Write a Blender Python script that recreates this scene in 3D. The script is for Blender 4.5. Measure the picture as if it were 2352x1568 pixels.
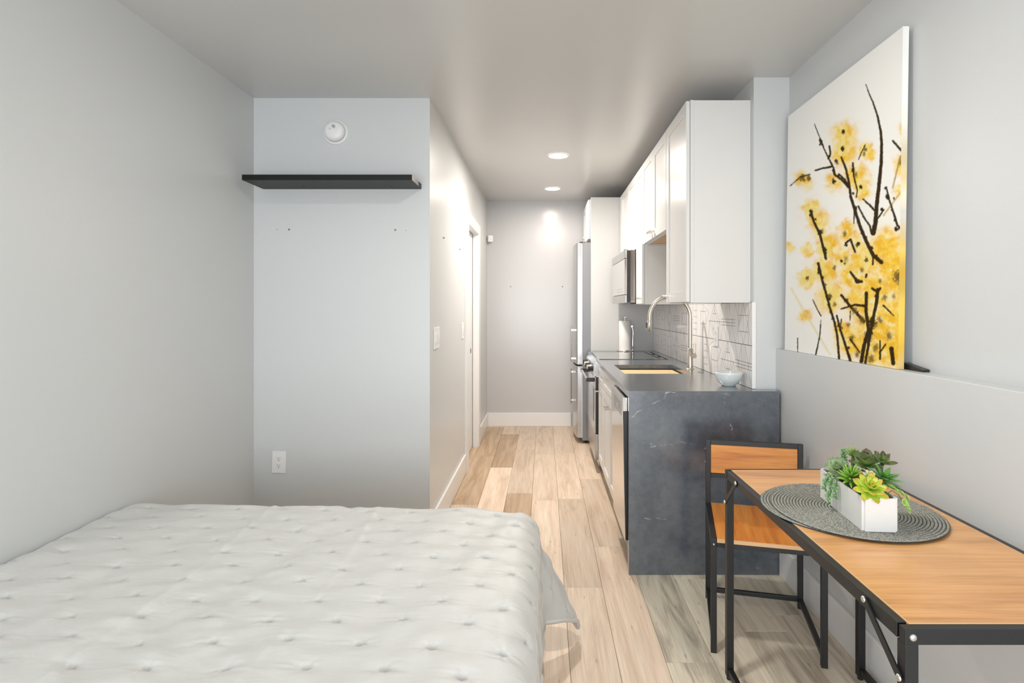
import bpy, bmesh, math, random
import numpy as np
from mathutils import Vector, Matrix, Euler

for o in list(bpy.data.objects): bpy.data.objects.remove(o, do_unlink=True)
SC = bpy.context.scene
COL = SC.collection
random.seed(7)

# ------------------------------------------------------------------ camera
H = 1.322                    # eye height
F = 1280.0                   # focal length in pixels of the 2352 px wide frame
cd = bpy.data.cameras.new('camera'); cam = bpy.data.objects.new('camera', cd); COL.objects.link(cam)
cam.location = (0, 0, H); cam.rotation_euler = (math.radians(90), 0, 0)
cd.sensor_width = 36.0; cd.lens = F / 2352 * 36
cd.shift_x = -(1250 - 1176) / 2352; cd.shift_y = -(784 - 707) / 2352
cd.clip_start = 0.02
SC.camera = cam

# ------------------------------------------------------------------ world, light, exposure
w = bpy.data.worlds.new('sky'); SC.world = w; w.use_nodes = True
w.node_tree.nodes['Background'].inputs[0].default_value = (0.80, 0.88, 1.0, 1)
w.node_tree.nodes['Background'].inputs[1].default_value = 1.0
SC.view_settings.view_transform = 'Standard'; SC.view_settings.look = 'None'
SC.view_settings.gamma = 1.0; SC.view_settings.use_curve_mapping = False
SC.view_settings.exposure = 0.62

def area_light(name, loc, rot, sx, sy, power, col):
    l = bpy.data.lights.new(name, 'AREA'); l.shape = 'RECTANGLE'; l.size = sx; l.size_y = sy
    l.energy = power; l.color = col
    o = bpy.data.objects.new(name, l); COL.objects.link(o); o.location = loc; o.rotation_euler = rot
    return o
# daylight through the wide window behind the camera
area_light('window_daylight', (-0.30, -2.18, 1.10), (math.radians(90), 0, 0), 2.3, 1.85, 62, (0.92, 0.96, 1.0))

# ------------------------------------------------------------------ materials
def nt(name):
    m = bpy.data.materials.new(name); m.use_nodes = True
    t = m.node_tree; b = t.nodes['Principled BSDF']
    return m, t, b
def N(t, typ, **kw):
    n = t.nodes.new(typ)
    for k, v in kw.items(): setattr(n, k, v)
    return n
def lin(c):
    return tuple((x / 12.92 if x <= 0.04045 else ((x + 0.055) / 1.055) ** 2.4) for x in c)
def simple(name, col, rough=0.5, metal=0.0, bump=0.0, bscale=200, spec=None, coat=0, var=0.0, stretch=None, bdist=0.002):
    """col in linear RGB"""
    m, t, b = nt(name)
    b.inputs['Base Color'].default_value = (*col, 1)
    b.inputs['Roughness'].default_value = rough; b.inputs['Metallic'].default_value = metal
    if spec is not None: b.inputs['Specular IOR Level'].default_value = spec
    if coat: b.inputs['Coat Weight'].default_value = coat; b.inputs['Coat Roughness'].default_value = 0.08
    tc = N(t, 'ShaderNodeTexCoord'); mp = N(t, 'ShaderNodeMapping')
    t.links.new(tc.outputs['Object'], mp.inputs['Vector'])
    if stretch: mp.inputs['Scale'].default_value = stretch
    nz = N(t, 'ShaderNodeTexNoise'); nz.inputs['Scale'].default_value = bscale; nz.inputs['Detail'].default_value = 3
    t.links.new(mp.outputs[0], nz.inputs['Vector'])
    if bump:
        bp = N(t, 'ShaderNodeBump'); bp.inputs['Strength'].default_value = bump; bp.inputs['Distance'].default_value = bdist
        t.links.new(nz.outputs['Fac'], bp.inputs['Height']); t.links.new(bp.outputs[0], b.inputs['Normal'])
    if var:
        n2 = N(t, 'ShaderNodeTexNoise'); n2.inputs['Scale'].default_value = 3.0; n2.inputs['Detail'].default_value = 6
        t.links.new(mp.outputs[0], n2.inputs['Vector'])
        r = N(t, 'ShaderNodeValToRGB')
        r.color_ramp.elements[0].position = .3; r.color_ramp.elements[1].position = .7
        r.color_ramp.elements[0].color = (*[c * (1 - var) for c in col], 1)
        r.color_ramp.elements[1].color = (*[min(1, c * (1 + var)) for c in col], 1)
        t.links.new(n2.outputs['Fac'], r.inputs[0]); t.links.new(r.outputs[0], b.inputs['Base Color'])
    return m

M = {}
M['wall'] = simple('wall_paint', (0.645, 0.66, 0.66), 0.33, bump=0.12, bscale=260)
M['wall_hall'] = simple('hall_wall_paint', (0.57, 0.57, 0.575), 0.22, bump=0.10, bscale=260)
M['ceiling'] = simple('ceiling_paint', (0.60, 0.60, 0.59), 0.26, bump=0.10, bscale=40)
M['trim'] = simple('trim_white', (0.86, 0.86, 0.85), 0.30)
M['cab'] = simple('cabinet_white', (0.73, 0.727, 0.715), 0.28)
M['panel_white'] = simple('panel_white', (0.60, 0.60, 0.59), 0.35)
M['cab_in'] = simple('cabinet_birch_underside', (0.62, 0.42, 0.24), 0.5, var=.2, bscale=80, stretch=(1, 8, 1))
M['plastic'] = simple('white_plastic', (0.86, 0.86, 0.85), 0.35)
M['dark_hole'] = simple('dark_slot', (0.02, 0.02, 0.02), 0.7)
M['greyprint'] = simple('grey_print', (0.25, 0.25, 0.26), 0.6)
M['black_metal'] = simple('black_powder_coat', (0.012, 0.012, 0.013), 0.38, bump=0.15, bscale=500)
M['black_shelf'] = simple('black_shelf_foil', (0.006, 0.007, 0.007), 0.45, bump=.03, spec=.3)
M['black_plastic'] = simple('black_plastic', (0.015, 0.015, 0.016), 0.3)
M['black_gloss'] = simple('black_glass', (0.012, 0.012, 0.014), 0.04, coat=.6)
M['sink'] = simple('charcoal_sink', (0.035, 0.033, 0.036), 0.4)
M['nickel'] = simple('brushed_nickel', (0.56, 0.515, 0.455), 0.30, metal=1)
M['chrome'] = simple('chrome', (0.82, 0.80, 0.78), 0.10, metal=1)
M['steel'] = simple('stainless_steel', (0.46, 0.455, 0.45), 0.22, metal=1, bump=.05, bscale=60, stretch=(1, 1, 40))
M['steel_dw'] = simple('stainless_door', (0.72, 0.71, 0.70), 0.13, metal=1)
M['steel_dark'] = simple('fridge_side_grey', (0.26, 0.265, 0.28), 0.42, metal=.3)
M['steel_black'] = simple('dark_mirror_steel', (0.16, 0.14, 0.125), 0.12, metal=1)
M['bolt'] = simple('bolt_zinc', (0.75, 0.74, 0.70), 0.3, metal=1)
M['paper'] = simple('paper_towel', (0.88, 0.86, 0.84), 0.9, bump=.5, bscale=300)
M['ceramic'] = simple('ceramic_pale', (0.78, 0.83, 0.82), 0.12, coat=.4)
M['pot'] = simple('matte_white_ceramic', (0.78, 0.78, 0.76), 0.28)
M['soil'] = simple('dark_moss', (0.03, 0.03, 0.02), 0.9, bump=1, bscale=300)
M['stem'] = simple('stem_green', (0.10, 0.20, 0.05), 0.5)
M['dark_wood'] = simple('dark_bed_frame', (0.05, 0.035, 0.025), 0.5)
M['mattress'] = simple('mattress_ticking', (0.75, 0.75, 0.73), 0.8)
M['grout'] = simple('grout', (0.10, 0.10, 0.105), 0.8)
M['tile'] = simple('tile_white', (0.88, 0.87, 0.86), 0.16)
M['tile_line'] = simple('tile_print', (0.10, 0.10, 0.105), 0.3)
M['lens'], t_, b_ = nt('downlight_diffuser')
b_.inputs['Base Color'].default_value = (1, 1, 1, 1); b_.inputs['Emission Color'].default_value = (1, .92, .80, 1); b_.inputs['Emission Strength'].default_value = 20

# glossy cooktop glass
M['cooktop'] = simple('cooktop_glass', (0.02, 0.02, 0.022), 0.03, coat=1.0, spec=1.0)

def wood(name, c1, c2, c3, axis='X', scale=1.0, rough=0.38, bump=.1, rnd=True, tint=0.0):
    """grain runs along the given local axis"""
    m, t, b = nt(name)
    tc = N(t, 'ShaderNodeTexCoord'); oi = N(t, 'ShaderNodeObjectInfo')
    ad = N(t, 'ShaderNodeVectorMath', operation='ADD'); ml = N(t, 'ShaderNodeVectorMath', operation='SCALE')
    cb = N(t, 'ShaderNodeCombineXYZ')
    for i in range(3): t.links.new(oi.outputs['Random'], cb.inputs[i])
    ml.inputs['Scale'].default_value = 37.0 if rnd else 0
    t.links.new(cb.outputs[0], ml.inputs[0]); t.links.new(tc.outputs['Object'], ad.inputs[0]); t.links.new(ml.outputs[0], ad.inputs[1])
    mp = N(t, 'ShaderNodeMapping'); t.links.new(ad.outputs[0], mp.inputs['Vector'])
    s = [9 * scale] * 3; s['XYZ'.index(axis)] = .8 * scale; mp.inputs['Scale'].default_value = s
    n1 = N(t, 'ShaderNodeTexNoise'); n1.inputs['Scale'].default_value = 1.6; n1.inputs['Detail'].default_value = 8; n1.inputs['Roughness'].default_value = .6; n1.inputs['Distortion'].default_value = .9
    t.links.new(mp.outputs[0], n1.inputs['Vector'])
    mp2 = N(t, 'ShaderNodeMapping'); t.links.new(ad.outputs[0], mp2.inputs['Vector'])
    s2 = [110 * scale] * 3; s2['XYZ'.index(axis)] = 3.0 * scale; mp2.inputs['Scale'].default_value = s2
    n2 = N(t, 'ShaderNodeTexNoise'); n2.inputs['Scale'].default_value = 1.5; n2.inputs['Detail'].default_value = 4
    t.links.new(mp2.outputs[0], n2.inputs['Vector'])
    r = N(t, 'ShaderNodeValToRGB'); e = r.color_ramp.elements
    e[0].position = .30; e[0].color = (*c1, 1); e[1].position = .66; e[1].color = (*c3, 1)
    k = e.new(.48); k.color = (*c2, 1)
    t.links.new(n1.outputs['Fac'], r.inputs[0])
    mr = N(t, 'ShaderNodeMapRange'); mr.inputs['From Min'].default_value = .3; mr.inputs['From Max'].default_value = .7
    mr.inputs['To Min'].default_value = .86; mr.inputs['To Max'].default_value = 1.08
    t.links.new(n2.outputs['Fac'], mr.inputs[0])
    mx = N(t, 'ShaderNodeVectorMath', operation='SCALE'); t.links.new(r.outputs[0], mx.inputs[0]); t.links.new(mr.outputs[0], mx.inputs['Scale'])
    out = mx.outputs[0]
    if tint:
        mt = N(t, 'ShaderNodeMapRange'); mt.inputs['To Min'].default_value = 1 - tint; mt.inputs['To Max'].default_value = 1 + tint * .6
        t.links.new(oi.outputs['Random'], mt.inputs[0])
        m3 = N(t, 'ShaderNodeVectorMath', operation='SCALE'); t.links.new(out, m3.inputs[0]); t.links.new(mt.outputs[0], m3.inputs['Scale']); out = m3.outputs[0]
        # knots
        kn = N(t, 'ShaderNodeTexVoronoi'); mpk = N(t, 'ShaderNodeMapping'); t.links.new(ad.outputs[0], mpk.inputs['Vector'])
        sk = [5.0] * 3; sk['XYZ'.index(axis)] = 1.3; mpk.inputs['Scale'].default_value = sk
        t.links.new(mpk.outputs[0], kn.inputs['Vector'])
        kr = N(t, 'ShaderNodeValToRGB'); kr.color_ramp.elements[0].position = .02; kr.color_ramp.elements[0].color = (.66, .57, .48, 1)
        kr.color_ramp.elements[1].position = .13; kr.color_ramp.elements[1].color = (1, 1, 1, 1)
        t.links.new(kn.outputs['Distance'], kr.inputs[0])
        m4 = N(t, 'ShaderNodeVectorMath', operation='MULTIPLY'); t.links.new(out, m4.inputs[0]); t.links.new(kr.outputs[0], m4.inputs[1]); out = m4.outputs[0]
    t.links.new(out, b.inputs['Base Color'])
    b.inputs['Roughness'].default_value = rough
    bp = N(t, 'ShaderNodeBump'); bp.inputs['Strength'].default_value = bump; bp.inputs['Distance'].default_value = .0006
    t.links.new(n2.outputs['Fac'], bp.inputs['Height']); t.links.new(bp.outputs[0], b.inputs['Normal'])
    return m
M['plank'] = wood('oak_plank_tan', (.60, .45, .33), (.79, .62, .47), (.86, .71, .56), 'Y', 1.0, .40, tint=.20)
M['plank_dark'] = wood('oak_plank_brown', (.38, .25, .15), (.54, .38, .24), (.66, .49, .33), 'Y', 1.0, .40, tint=.12)
M['plank_daylit'] = wood('oak_plank_daylight_tint', (.38, .34, .27), (.80, .72, .57), (.90, .84, .69), 'Y', 1.1, .42, tint=.16)  # grey tint paints cooler daylight into the same oak planks
M['table_wood'] = wood('table_laminate', (.52, .23, .085), (.74, .37, .14), (.82, .46, .19), 'X', .9, .30, rnd=False)
M['chair_wood'] = wood('chair_laminate', (.52, .17, .03), (.72, .28, .055), (.80, .37, .09), 'X', 1.1, .32, rnd=False)
M['chair_seat'] = wood('chair_seat_laminate', (.50, .14, .02), (.70, .25, .045), (.78, .32, .07), 'Y', 1.1, .32, rnd=False)
M['edge_wood'] = simple('laminate_edge', (.78, .50, .27), .5)
M['bamboo'] = wood('bamboo', (.70, .48, .24), (.78, .56, .30), (.84, .63, .36), 'X', 1.4, .45, rnd=False)

def stone():
    m, t, b = nt('dark_quartz')
    tc = N(t, 'ShaderNodeTexCoord')
    n1 = N(t, 'ShaderNodeTexNoise'); n1.inputs['Scale'].default_value = 30; n1.inputs['Detail'].default_value = 4; n1.inputs['Roughness'].default_value = .6
    t.links.new(tc.outputs['Object'], n1.inputs['Vector'])
    r = N(t, 'ShaderNodeValToRGB'); e = r.color_ramp.elements
    e[0].position = .30; e[0].color = (.054, .068, .088, 1); e[1].position = .72; e[1].color = (.098, .118, .147, 1)
    t.links.new(n1.outputs['Fac'], r.inputs[0])
    at = N(t, 'ShaderNodeAttribute'); at.attribute_name = 'vein'
    n2 = N(t, 'ShaderNodeTexNoise'); n2.inputs['Scale'].default_value = 40
    t.links.new(tc.outputs['Object'], n2.inputs['Vector'])
    mr = N(t, 'ShaderNodeMapRange'); mr.inputs['From Min'].default_value = .45; mr.inputs['From Max'].default_value = .6
    t.links.new(n2.outputs['Fac'], mr.inputs[0])
    mu = N(t, 'ShaderNodeMath', operation='MULTIPLY'); t.links.new(at.outputs['Fac'], mu.inputs[0]); t.links.new(mr.outputs[0], mu.inputs[1])
    mx = N(t, 'ShaderNodeMix', data_type='RGBA'); t.links.new(mu.outputs[0], mx.inputs['Factor'])
    t.links.new(r.outputs[0], mx.inputs['A']); mx.inputs['B'].default_value = (.40, .42, .45, 1)
    t.links.new(mx.outputs['Result'], b.inputs['Base Color'])
    b.inputs['Roughness'].default_value = .24; b.inputs['Specular IOR Level'].default_value = .8; b.inputs['Coat Weight'].default_value = 1; b.inputs['Coat Roughness'].default_value = .22; b.inputs['Coat IOR'].default_value = 1.75
    return m
M['stone'] = stone()

def attr_mat(name, attr, rough):
    m, t, b = nt(name)
    at = N(t, 'ShaderNodeAttribute'); at.attribute_name = attr
    t.links.new(at.outputs['Color'], b.inputs['Base Color']); b.inputs['Roughness'].default_value = rough
    return m
M['print'] = attr_mat('canvas_print', 'print', .7)
M['print'].node_tree.nodes['Principled BSDF'].inputs['Specular IOR Level'].default_value = .12

def quilt_mat():
    m, t, b = nt('quilt_fabric')
    b.inputs['Base Color'].default_value = (.60, .60, .575, 1); b.inputs['Roughness'].default_value = .5
    b.inputs['Sheen Weight'].default_value = .3
    tc = N(t, 'ShaderNodeTexCoord'); mp = N(t, 'ShaderNodeMapping'); mp.inputs['Scale'].default_value = (10, 26, 18)
    t.links.new(tc.outputs['Object'], mp.inputs['Vector'])
    n = N(t, 'ShaderNodeTexNoise'); n.inputs['Scale'].default_value = 1.6; n.inputs['Detail'].default_value = 5; n.inputs['Distortion'].default_value = .8
    t.links.new(mp.outputs[0], n.inputs['Vector'])
    bp = N(t, 'ShaderNodeBump'); bp.inputs['Strength'].default_value = .16; bp.inputs['Distance'].default_value = .01
    t.links.new(n.outputs['Fac'], bp.inputs['Height']); t.links.new(bp.outputs[0], b.inputs['Normal'])
    return m
M['quilt'] = quilt_mat()
def mat_braid():
    m, t, b = nt('woven_placemat')
    tc = N(t, 'ShaderNodeTexCoord')
    n = N(t, 'ShaderNodeTexNoise'); n.inputs['Scale'].default_value = 330; n.inputs['Detail'].default_value = 2
    t.links.new(tc.outputs['Object'], n.inputs['Vector'])
    r = N(t, 'ShaderNodeValToRGB'); e = r.color_ramp.elements
    e[0].position = .34; e[0].color = (.12, .135, .13, 1); e[1].position = .60; e[1].color = (.40, .385, .33, 1)
    t.links.new(n.outputs['Fac'], r.inputs[0]); t.links.new(r.outputs[0], b.inputs['Base Color'])
    b.inputs['Roughness'].default_value = .7
    bp = N(t, 'ShaderNodeBump'); bp.inputs['Strength'].default_value = .6; bp.inputs['Distance'].default_value = .001
    t.links.new(n.outputs['Fac'], bp.inputs['Height']); t.links.new(bp.outputs[0], b.inputs['Normal'])
    return m
M['placemat'] = mat_braid()
M['placemat_gap'] = simple('placemat_groove', (.045, .06, .065), .8)  # darker colour in the grooves between the rings
def leafmat(name, base, mid, tip, p=.75, rough=.35):
    m, t, b = nt(name)
    tc = N(t, 'ShaderNodeTexCoord'); sp = N(t, 'ShaderNodeSeparateXYZ'); t.links.new(tc.outputs['Generated'], sp.inputs[0])
    r = N(t, 'ShaderNodeValToRGB'); e = r.color_ramp.elements
    e[0].position = 0; e[0].color = (*base, 1); e[1].position = 1; e[1].color = (*tip, 1); k = e.new(p); k.color = (*mid, 1)
    t.links.new(sp.outputs['Y'], r.inputs[0]); t.links.new(r.outputs[0], b.inputs['Base Color'])
    b.inputs['Roughness'].default_value = rough
    b.inputs['Subsurface Weight'].default_value = 0.0
    return m
M['leaf_lime'] = leafmat('leaf_lime', (.30, .52, .03), (.50, .62, .06), (.62, .22, .04), .72)
M['leaf_green'] = leafmat('leaf_green', (.10, .26, .02), (.20, .42, .04), (.36, .55, .10), .6)
M['leaf_pale'] = leafmat('leaf_pale', (.42, .52, .28), (.38, .50, .26), (.08, .16, .08), .72)
M['leaf_dark'] = leafmat('leaf_dark', (.10, .26, .03), (.16, .26, .06), (.07, .03, .035), .55)
M['leaf_plain'] = leafmat('leaf_plain', (.06, .20, .03), (.11, .30, .05), (.25, .42, .12), .7)
M['leaf_bead'] = leafmat('leaf_bead', (.12, .26, .09), (.20, .38, .16), (.32, .50, .24), .6)
M['leaf_cream'] = leafmat('leaf_cream', (.60, .62, .28), (.66, .68, .38), (.55, .62, .45), .7)
M['leaf_mint'] = leafmat('leaf_mint', (.25, .45, .08), (.30, .52, .10), (.45, .62, .18), .6)

# ------------------------------------------------------------------ mesh building
class MB:
    def __init__(s): s.v = []; s.f = []; s.m = []; s.sm = []
    def add(s, vs, fs, mi=0, smooth=False):
        o = len(s.v); s.v += [tuple(p) for p in vs]
        for f in fs: s.f.append(tuple(i + o for i in f)); s.m.append(mi); s.sm.append(smooth)
        return s
    def box(s, x0, x1, y0, y1, z0, z1, mi=0, bev=0.0, mat=None):
        x0, x1 = min(x0, x1), max(x0, x1); y0, y1 = min(y0, y1), max(y0, y1); z0, z1 = min(z0, z1), max(z0, z1)
        if bev <= 0:
            vs = [(x, y, z) for z in (z0, z1) for y in (y0, y1) for x in (x0, x1)]
            fs = [(0, 2, 3, 1), (4, 5, 7, 6), (0, 1, 5, 4), (2, 6, 7, 3), (0, 4, 6, 2), (1, 3, 7, 5)]
        else:
            bm = bmesh.new(); bmesh.ops.create_cube(bm, size=1)
            for v in bm.verts:
                v.co = Vector(((x0 + x1) / 2 + v.co.x * (x1 - x0), (y0 + y1) / 2 + v.co.y * (y1 - y0), (z0 + z1) / 2 + v.co.z * (z1 - z0)))
            b = min(bev, .45 * min(x1 - x0, y1 - y0, z1 - z0))
            bmesh.ops.bevel(bm, geom=bm.edges[:], offset=b, segments=2, profile=.5, affect='EDGES')
            bm.verts.index_update()
            vs = [v.co.copy() for v in bm.verts]; fs = [[v.index for v in f.verts] for f in bm.faces]; bm.free()
        if mat is not None: vs = [mat @ Vector(p) for p in vs]
        return s.add(vs, fs, mi)
    def bar(s, p, q, w, h=None, up=(0, 0, 1), mi=0, bev=0.0):
        """rectangular bar from p to q; w across, h along 'up'"""
        p = Vector(p); q = Vector(q); d = q - p; L = d.length; d.normalize(); h = h or w
        u = Vector(up)
        if abs(d.dot(u)) > .98: u = Vector((0, 1, 0))
        a = d.cross(u).normalized(); u = a.cross(d).normalized()
        mt = Matrix((a, d, u)).transposed().to_4x4(); mt.translation = (p + q) / 2
        return s.box(-w / 2, w / 2, -L / 2, L / 2, -h / 2, h / 2, mi, bev, mt)
    def tube(s, pts, r, n=12, mi=0, cap=True):
        pts = [Vector(p) for p in pts]; rs = r if isinstance(r, (list, tuple)) else [r] * len(pts)
        t0 = (pts[1] - pts[0]).normalized(); ref = Vector((0, 0, 1)) if abs(t0.z) < .9 else Vector((0, 1, 0))
        a = t0.cross(ref).normalized(); vs = []; fs = []
        for i, p in enumerate(pts):
            tt = (pts[min(i + 1, len(pts) - 1)] - pts[max(i - 1, 0)]).normalized()
            a = (a - tt * a.dot(tt)).normalized(); b = tt.cross(a)
            for k in range(n):
                g = 2 * math.pi * k / n; vs.append(p + (a * math.cos(g) + b * math.sin(g)) * rs[i])
        for i in range(len(pts) - 1):
            for k in range(n):
                k2 = (k + 1) % n; fs.append((i * n + k, i * n + k2, (i + 1) * n + k2, (i + 1) * n + k))
        s.add(vs, fs, mi, True)
        if cap:
            s.add(vs[:n], [tuple(range(n - 1, -1, -1))], mi); s.add(vs[-n:], [tuple(range(n))], mi)
        return s
    def lathe(s, prof, c, axis='Z', n=48, mi=0, smooth=True, rot=None):
        vs = []; fs = []
        for (r, z) in prof:
            for k in range(n):
                g = 2 * math.pi * k / n; a, b = r * math.cos(g), r * math.sin(g)
                p = {'Z': (a, b, z), 'Y': (a, z, b), 'X': (z, a, b)}[axis]
                vs.append(p)
        m = len(prof)
        for i in range(m - 1):
            for k in range(n):
                k2 = (k + 1) % n
                f = (i * n + k, i * n + k2, (i + 1) * n + k2, (i + 1) * n + k)
                fs.append(f if axis != 'Y' else f[::-1])
        c = Vector(c)
        vs = [c + ((rot @ Vector(p)) if rot is not None else Vector(p)) for p in vs]
        return s.add(vs, fs, mi, smooth)

def bake(mb, name, mats, origin):
    me = bpy.data.meshes.new(name); ox, oy, oz = origin
    me.from_pydata([(x - ox, y - oy, z - oz) for x, y, z in mb.v], [], mb.f)
    if not isinstance(mats, (list, tuple)): mats = [mats]
    for m in mats: me.materials.append(M[m] if isinstance(m, str) else m)
    me.polygons.foreach_set('material_index', mb.m); me.polygons.foreach_set('use_smooth', mb.sm)
    me.update()
    return me
def wloc(o):
    p = Vector(o.location)
    while o.parent: o = o.parent; p = p + Vector(o.location)
    return p
def centre(mb):
    a = np.array(mb.v); lo, hi = a.min(0), a.max(0)
    return Vector(((lo[0] + hi[0]) / 2, (lo[1] + hi[1]) / 2, lo[2]))
def part(name, mb, mats, parent, label=None, origin=None, kind=None):
    """a part: mesh given in world coordinates, origin at its own base centre"""
    c = Vector(origin) if origin is not None else centre(mb)
    o = bpy.data.objects.new(name, bake(mb, name, mats, c)); COL.objects.link(o)
    o.parent = parent; o.location = c - wloc(parent)
    if label: o['label'] = label
    if kind: o['kind'] = kind
    return o
def tag(o, label, cat, group=None):
    o['label'] = label; o['category'] = cat
    if group: o['group'] = group
    return o
def thing(name, loc, label, cat, group=None):
    o = bpy.data.objects.new(name, None); COL.objects.link(o); o.location = loc; o.empty_display_size = .05
    return tag(o, label, cat, group)
def single(name, mb, mats, label, cat, group=None):
    c = centre(mb); o = bpy.data.objects.new(name, bake(mb, name, mats, c)); COL.objects.link(o); o.location = c
    return tag(o, label, cat, group)
def struct(name, mb, mats, label=None):
    o = bpy.data.objects.new(name, bake(mb, name, mats, (0, 0, 0))); COL.objects.link(o); o['kind'] = 'structure'
    if label: o['label'] = label
    return o

# ------------------------------------------------------------------ room shell
XL, XH, XR, XRL, XK = -1.625, -0.640, 1.247, 1.178, 1.066
YB, YC, YBK, YREAR = 3.118, 2.835, 6.244, -2.20
ZL = 1.114
def zc(y): return 2.475 + .0067 * y
mb = MB()
y0, y1 = YREAR - .15, YBK + .15
vs = [(XL - .15, y0, zc(y0)), (XR + .15, y0, zc(y0)), (XR + .15, y1, zc(y1)), (XL - .15, y1, zc(y1))]
vs += [(x, y, z + .1) for x, y, z in vs]
mb.add(vs, [(0, 1, 2, 3), (7, 6, 5, 4), (0, 4, 5, 1), (1, 5, 6, 2), (2, 6, 7, 3), (3, 7, 4, 0)])
ceiling = struct('ceiling', mb, 'ceiling', 'smooth grey painted ceiling with two recessed downlights over the kitchen passage')
ZT = 2.56
struct('wall_left', MB().box(XL - .12, XL, YREAR, YB, 0, ZT), 'wall', 'plain grey painted wall left of the bed')
mb = MB().box(XL - .12, XH, YB, 4.60, 0, ZT).box(XH - .12, XH, 4.60, 5.30, 2.03, ZT).box(XH - .12, XH, 5.30, YBK, 0, ZT)
struct('wall_middle', mb, ['wall'], 'grey wall block behind the bed carrying the black shelf, its side running down the kitchen passage')
struct('wall_back', MB().box(XH - .12, XK + .2, YBK, YBK + .12, 0, ZT), 'wall_hall', 'pale wall closing the end of the kitchen passage')
wk = struct('wall_kitchen', MB().box(XK, XR + .12, YC, YBK, 0, ZT), 'wall', 'grey wall and corner column behind the kitchen cabinets')
struct('wall_right', MB().box(XR, XR + .12, YREAR, YC, ZL, ZT), 'wall', 'upper right wall set back above the ledge')
struct('wall_right_lower', MB().box(XRL, XR + .12, YREAR, YC, 0, ZL, bev=.002), 'wall', 'lower right wall with a narrow ledge along its top')
# rear wall with the wide window the daylight comes from
WX0, WX1, WZ0, WZ1 = -1.46, .86, .16, 2.04
mb = MB().box(XL - .12, WX0, YREAR - .12, YREAR, 0, ZT).box(WX1, XR + .12, YREAR - .12, YREAR, 0, ZT)
mb.box(WX0, WX1, YREAR - .12, YREAR, 0, WZ0).box(WX0, WX1, YREAR - .12, YREAR, WZ1, ZT)
struct('wall_rear', mb, 'wall', 'wall behind the camera with the wide window')
mb = MB()
for x in (WX0, -.33, WX1 - .05): mb.box(x, x + .05, YREAR - .1, YREAR - .05, WZ0, WZ1)
for z in (WZ0, WZ1 - .05): mb.box(WX0, WX1, YREAR - .1, YREAR - .05, z, z + .05)
struct('window_1', mb, 'trim', 'white framed window behind the camera')

# baseboards
def baseboard(name, boxes, label):
    mb = MB()
    for b in boxes: mb.box(*b, bev=.003)
    return struct(name, mb, 'trim', label)
BH = .15
baseboard('baseboard_back', [(XH, .30, YBK - .015, YBK, 0, BH)], 'white baseboard along the end wall of the passage')
baseboard('baseboard_hall', [(XH, XH + .015, YB, 4.468, 0, BH), (XH, XH + .015, 5.422, YBK - .015, 0, BH)], 'white baseboard along the left side of the passage')
baseboard('baseboard_right', [(XRL - .016, XRL, YREAR, 2.758, 0, BH)], 'white baseboard along the lower right wall under the table')
baseboard('baseboard_left', [(XL, XL + .015, YREAR, YB - .015, 0, BH)], 'white baseboard beside the bed')
baseboard('baseboard_middle', [(XL, XH, YB - .015, YB, 0, BH)], 'white baseboard behind the bed')
# door casing, jamb and pocket door
mb = MB().box(XH, XH + .020, 4.470, 4.60, 0, 2.09, bev=.002).box(XH, XH + .020, 5.30, 5.42, 0, 2.09, bev=.002).box(XH, XH + .0205, 4.4695, 5.4205, 2.02, 2.115, bev=.002)
mb.box(XH - .12, XH + .004, 4.59, 4.602, 0, 2.03).box(XH - .036, XH + .004, 5.288, 5.302, 0, 2.03).box(XH - .12, XH - .085, 5.288, 5.302, 0, 2.03)
mb.box(XH - .036, XH + .004, 4.60, 5.30, 2.018, 2.031)
struct('trim_1', mb, 'trim', 'white door casing and jamb on the left side of the passage')
door = struct('door_1', MB().box(XH - .078, XH - .042, 4.61, 5.296, .012, 2.015), 'trim', 'white sliding pocket door closed in its frame')
part('door_pull', MB().lathe([(0, .0), (.010, .0), (.014, -.001), (.020, .0022), (.023, .0022), (.023, -.001)], (XH - .042, 5.17, .925), 'X', 24), ['black_plastic'], door, 'dark round flush pull')
# tile end trim strip
struct('trim_2', MB().box(XK - .010, XK + .010, YC - .006, YC - .0001, .911, 1.352, bev=.002), 'trim', 'white edge strip ending the tiled backsplash')

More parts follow.
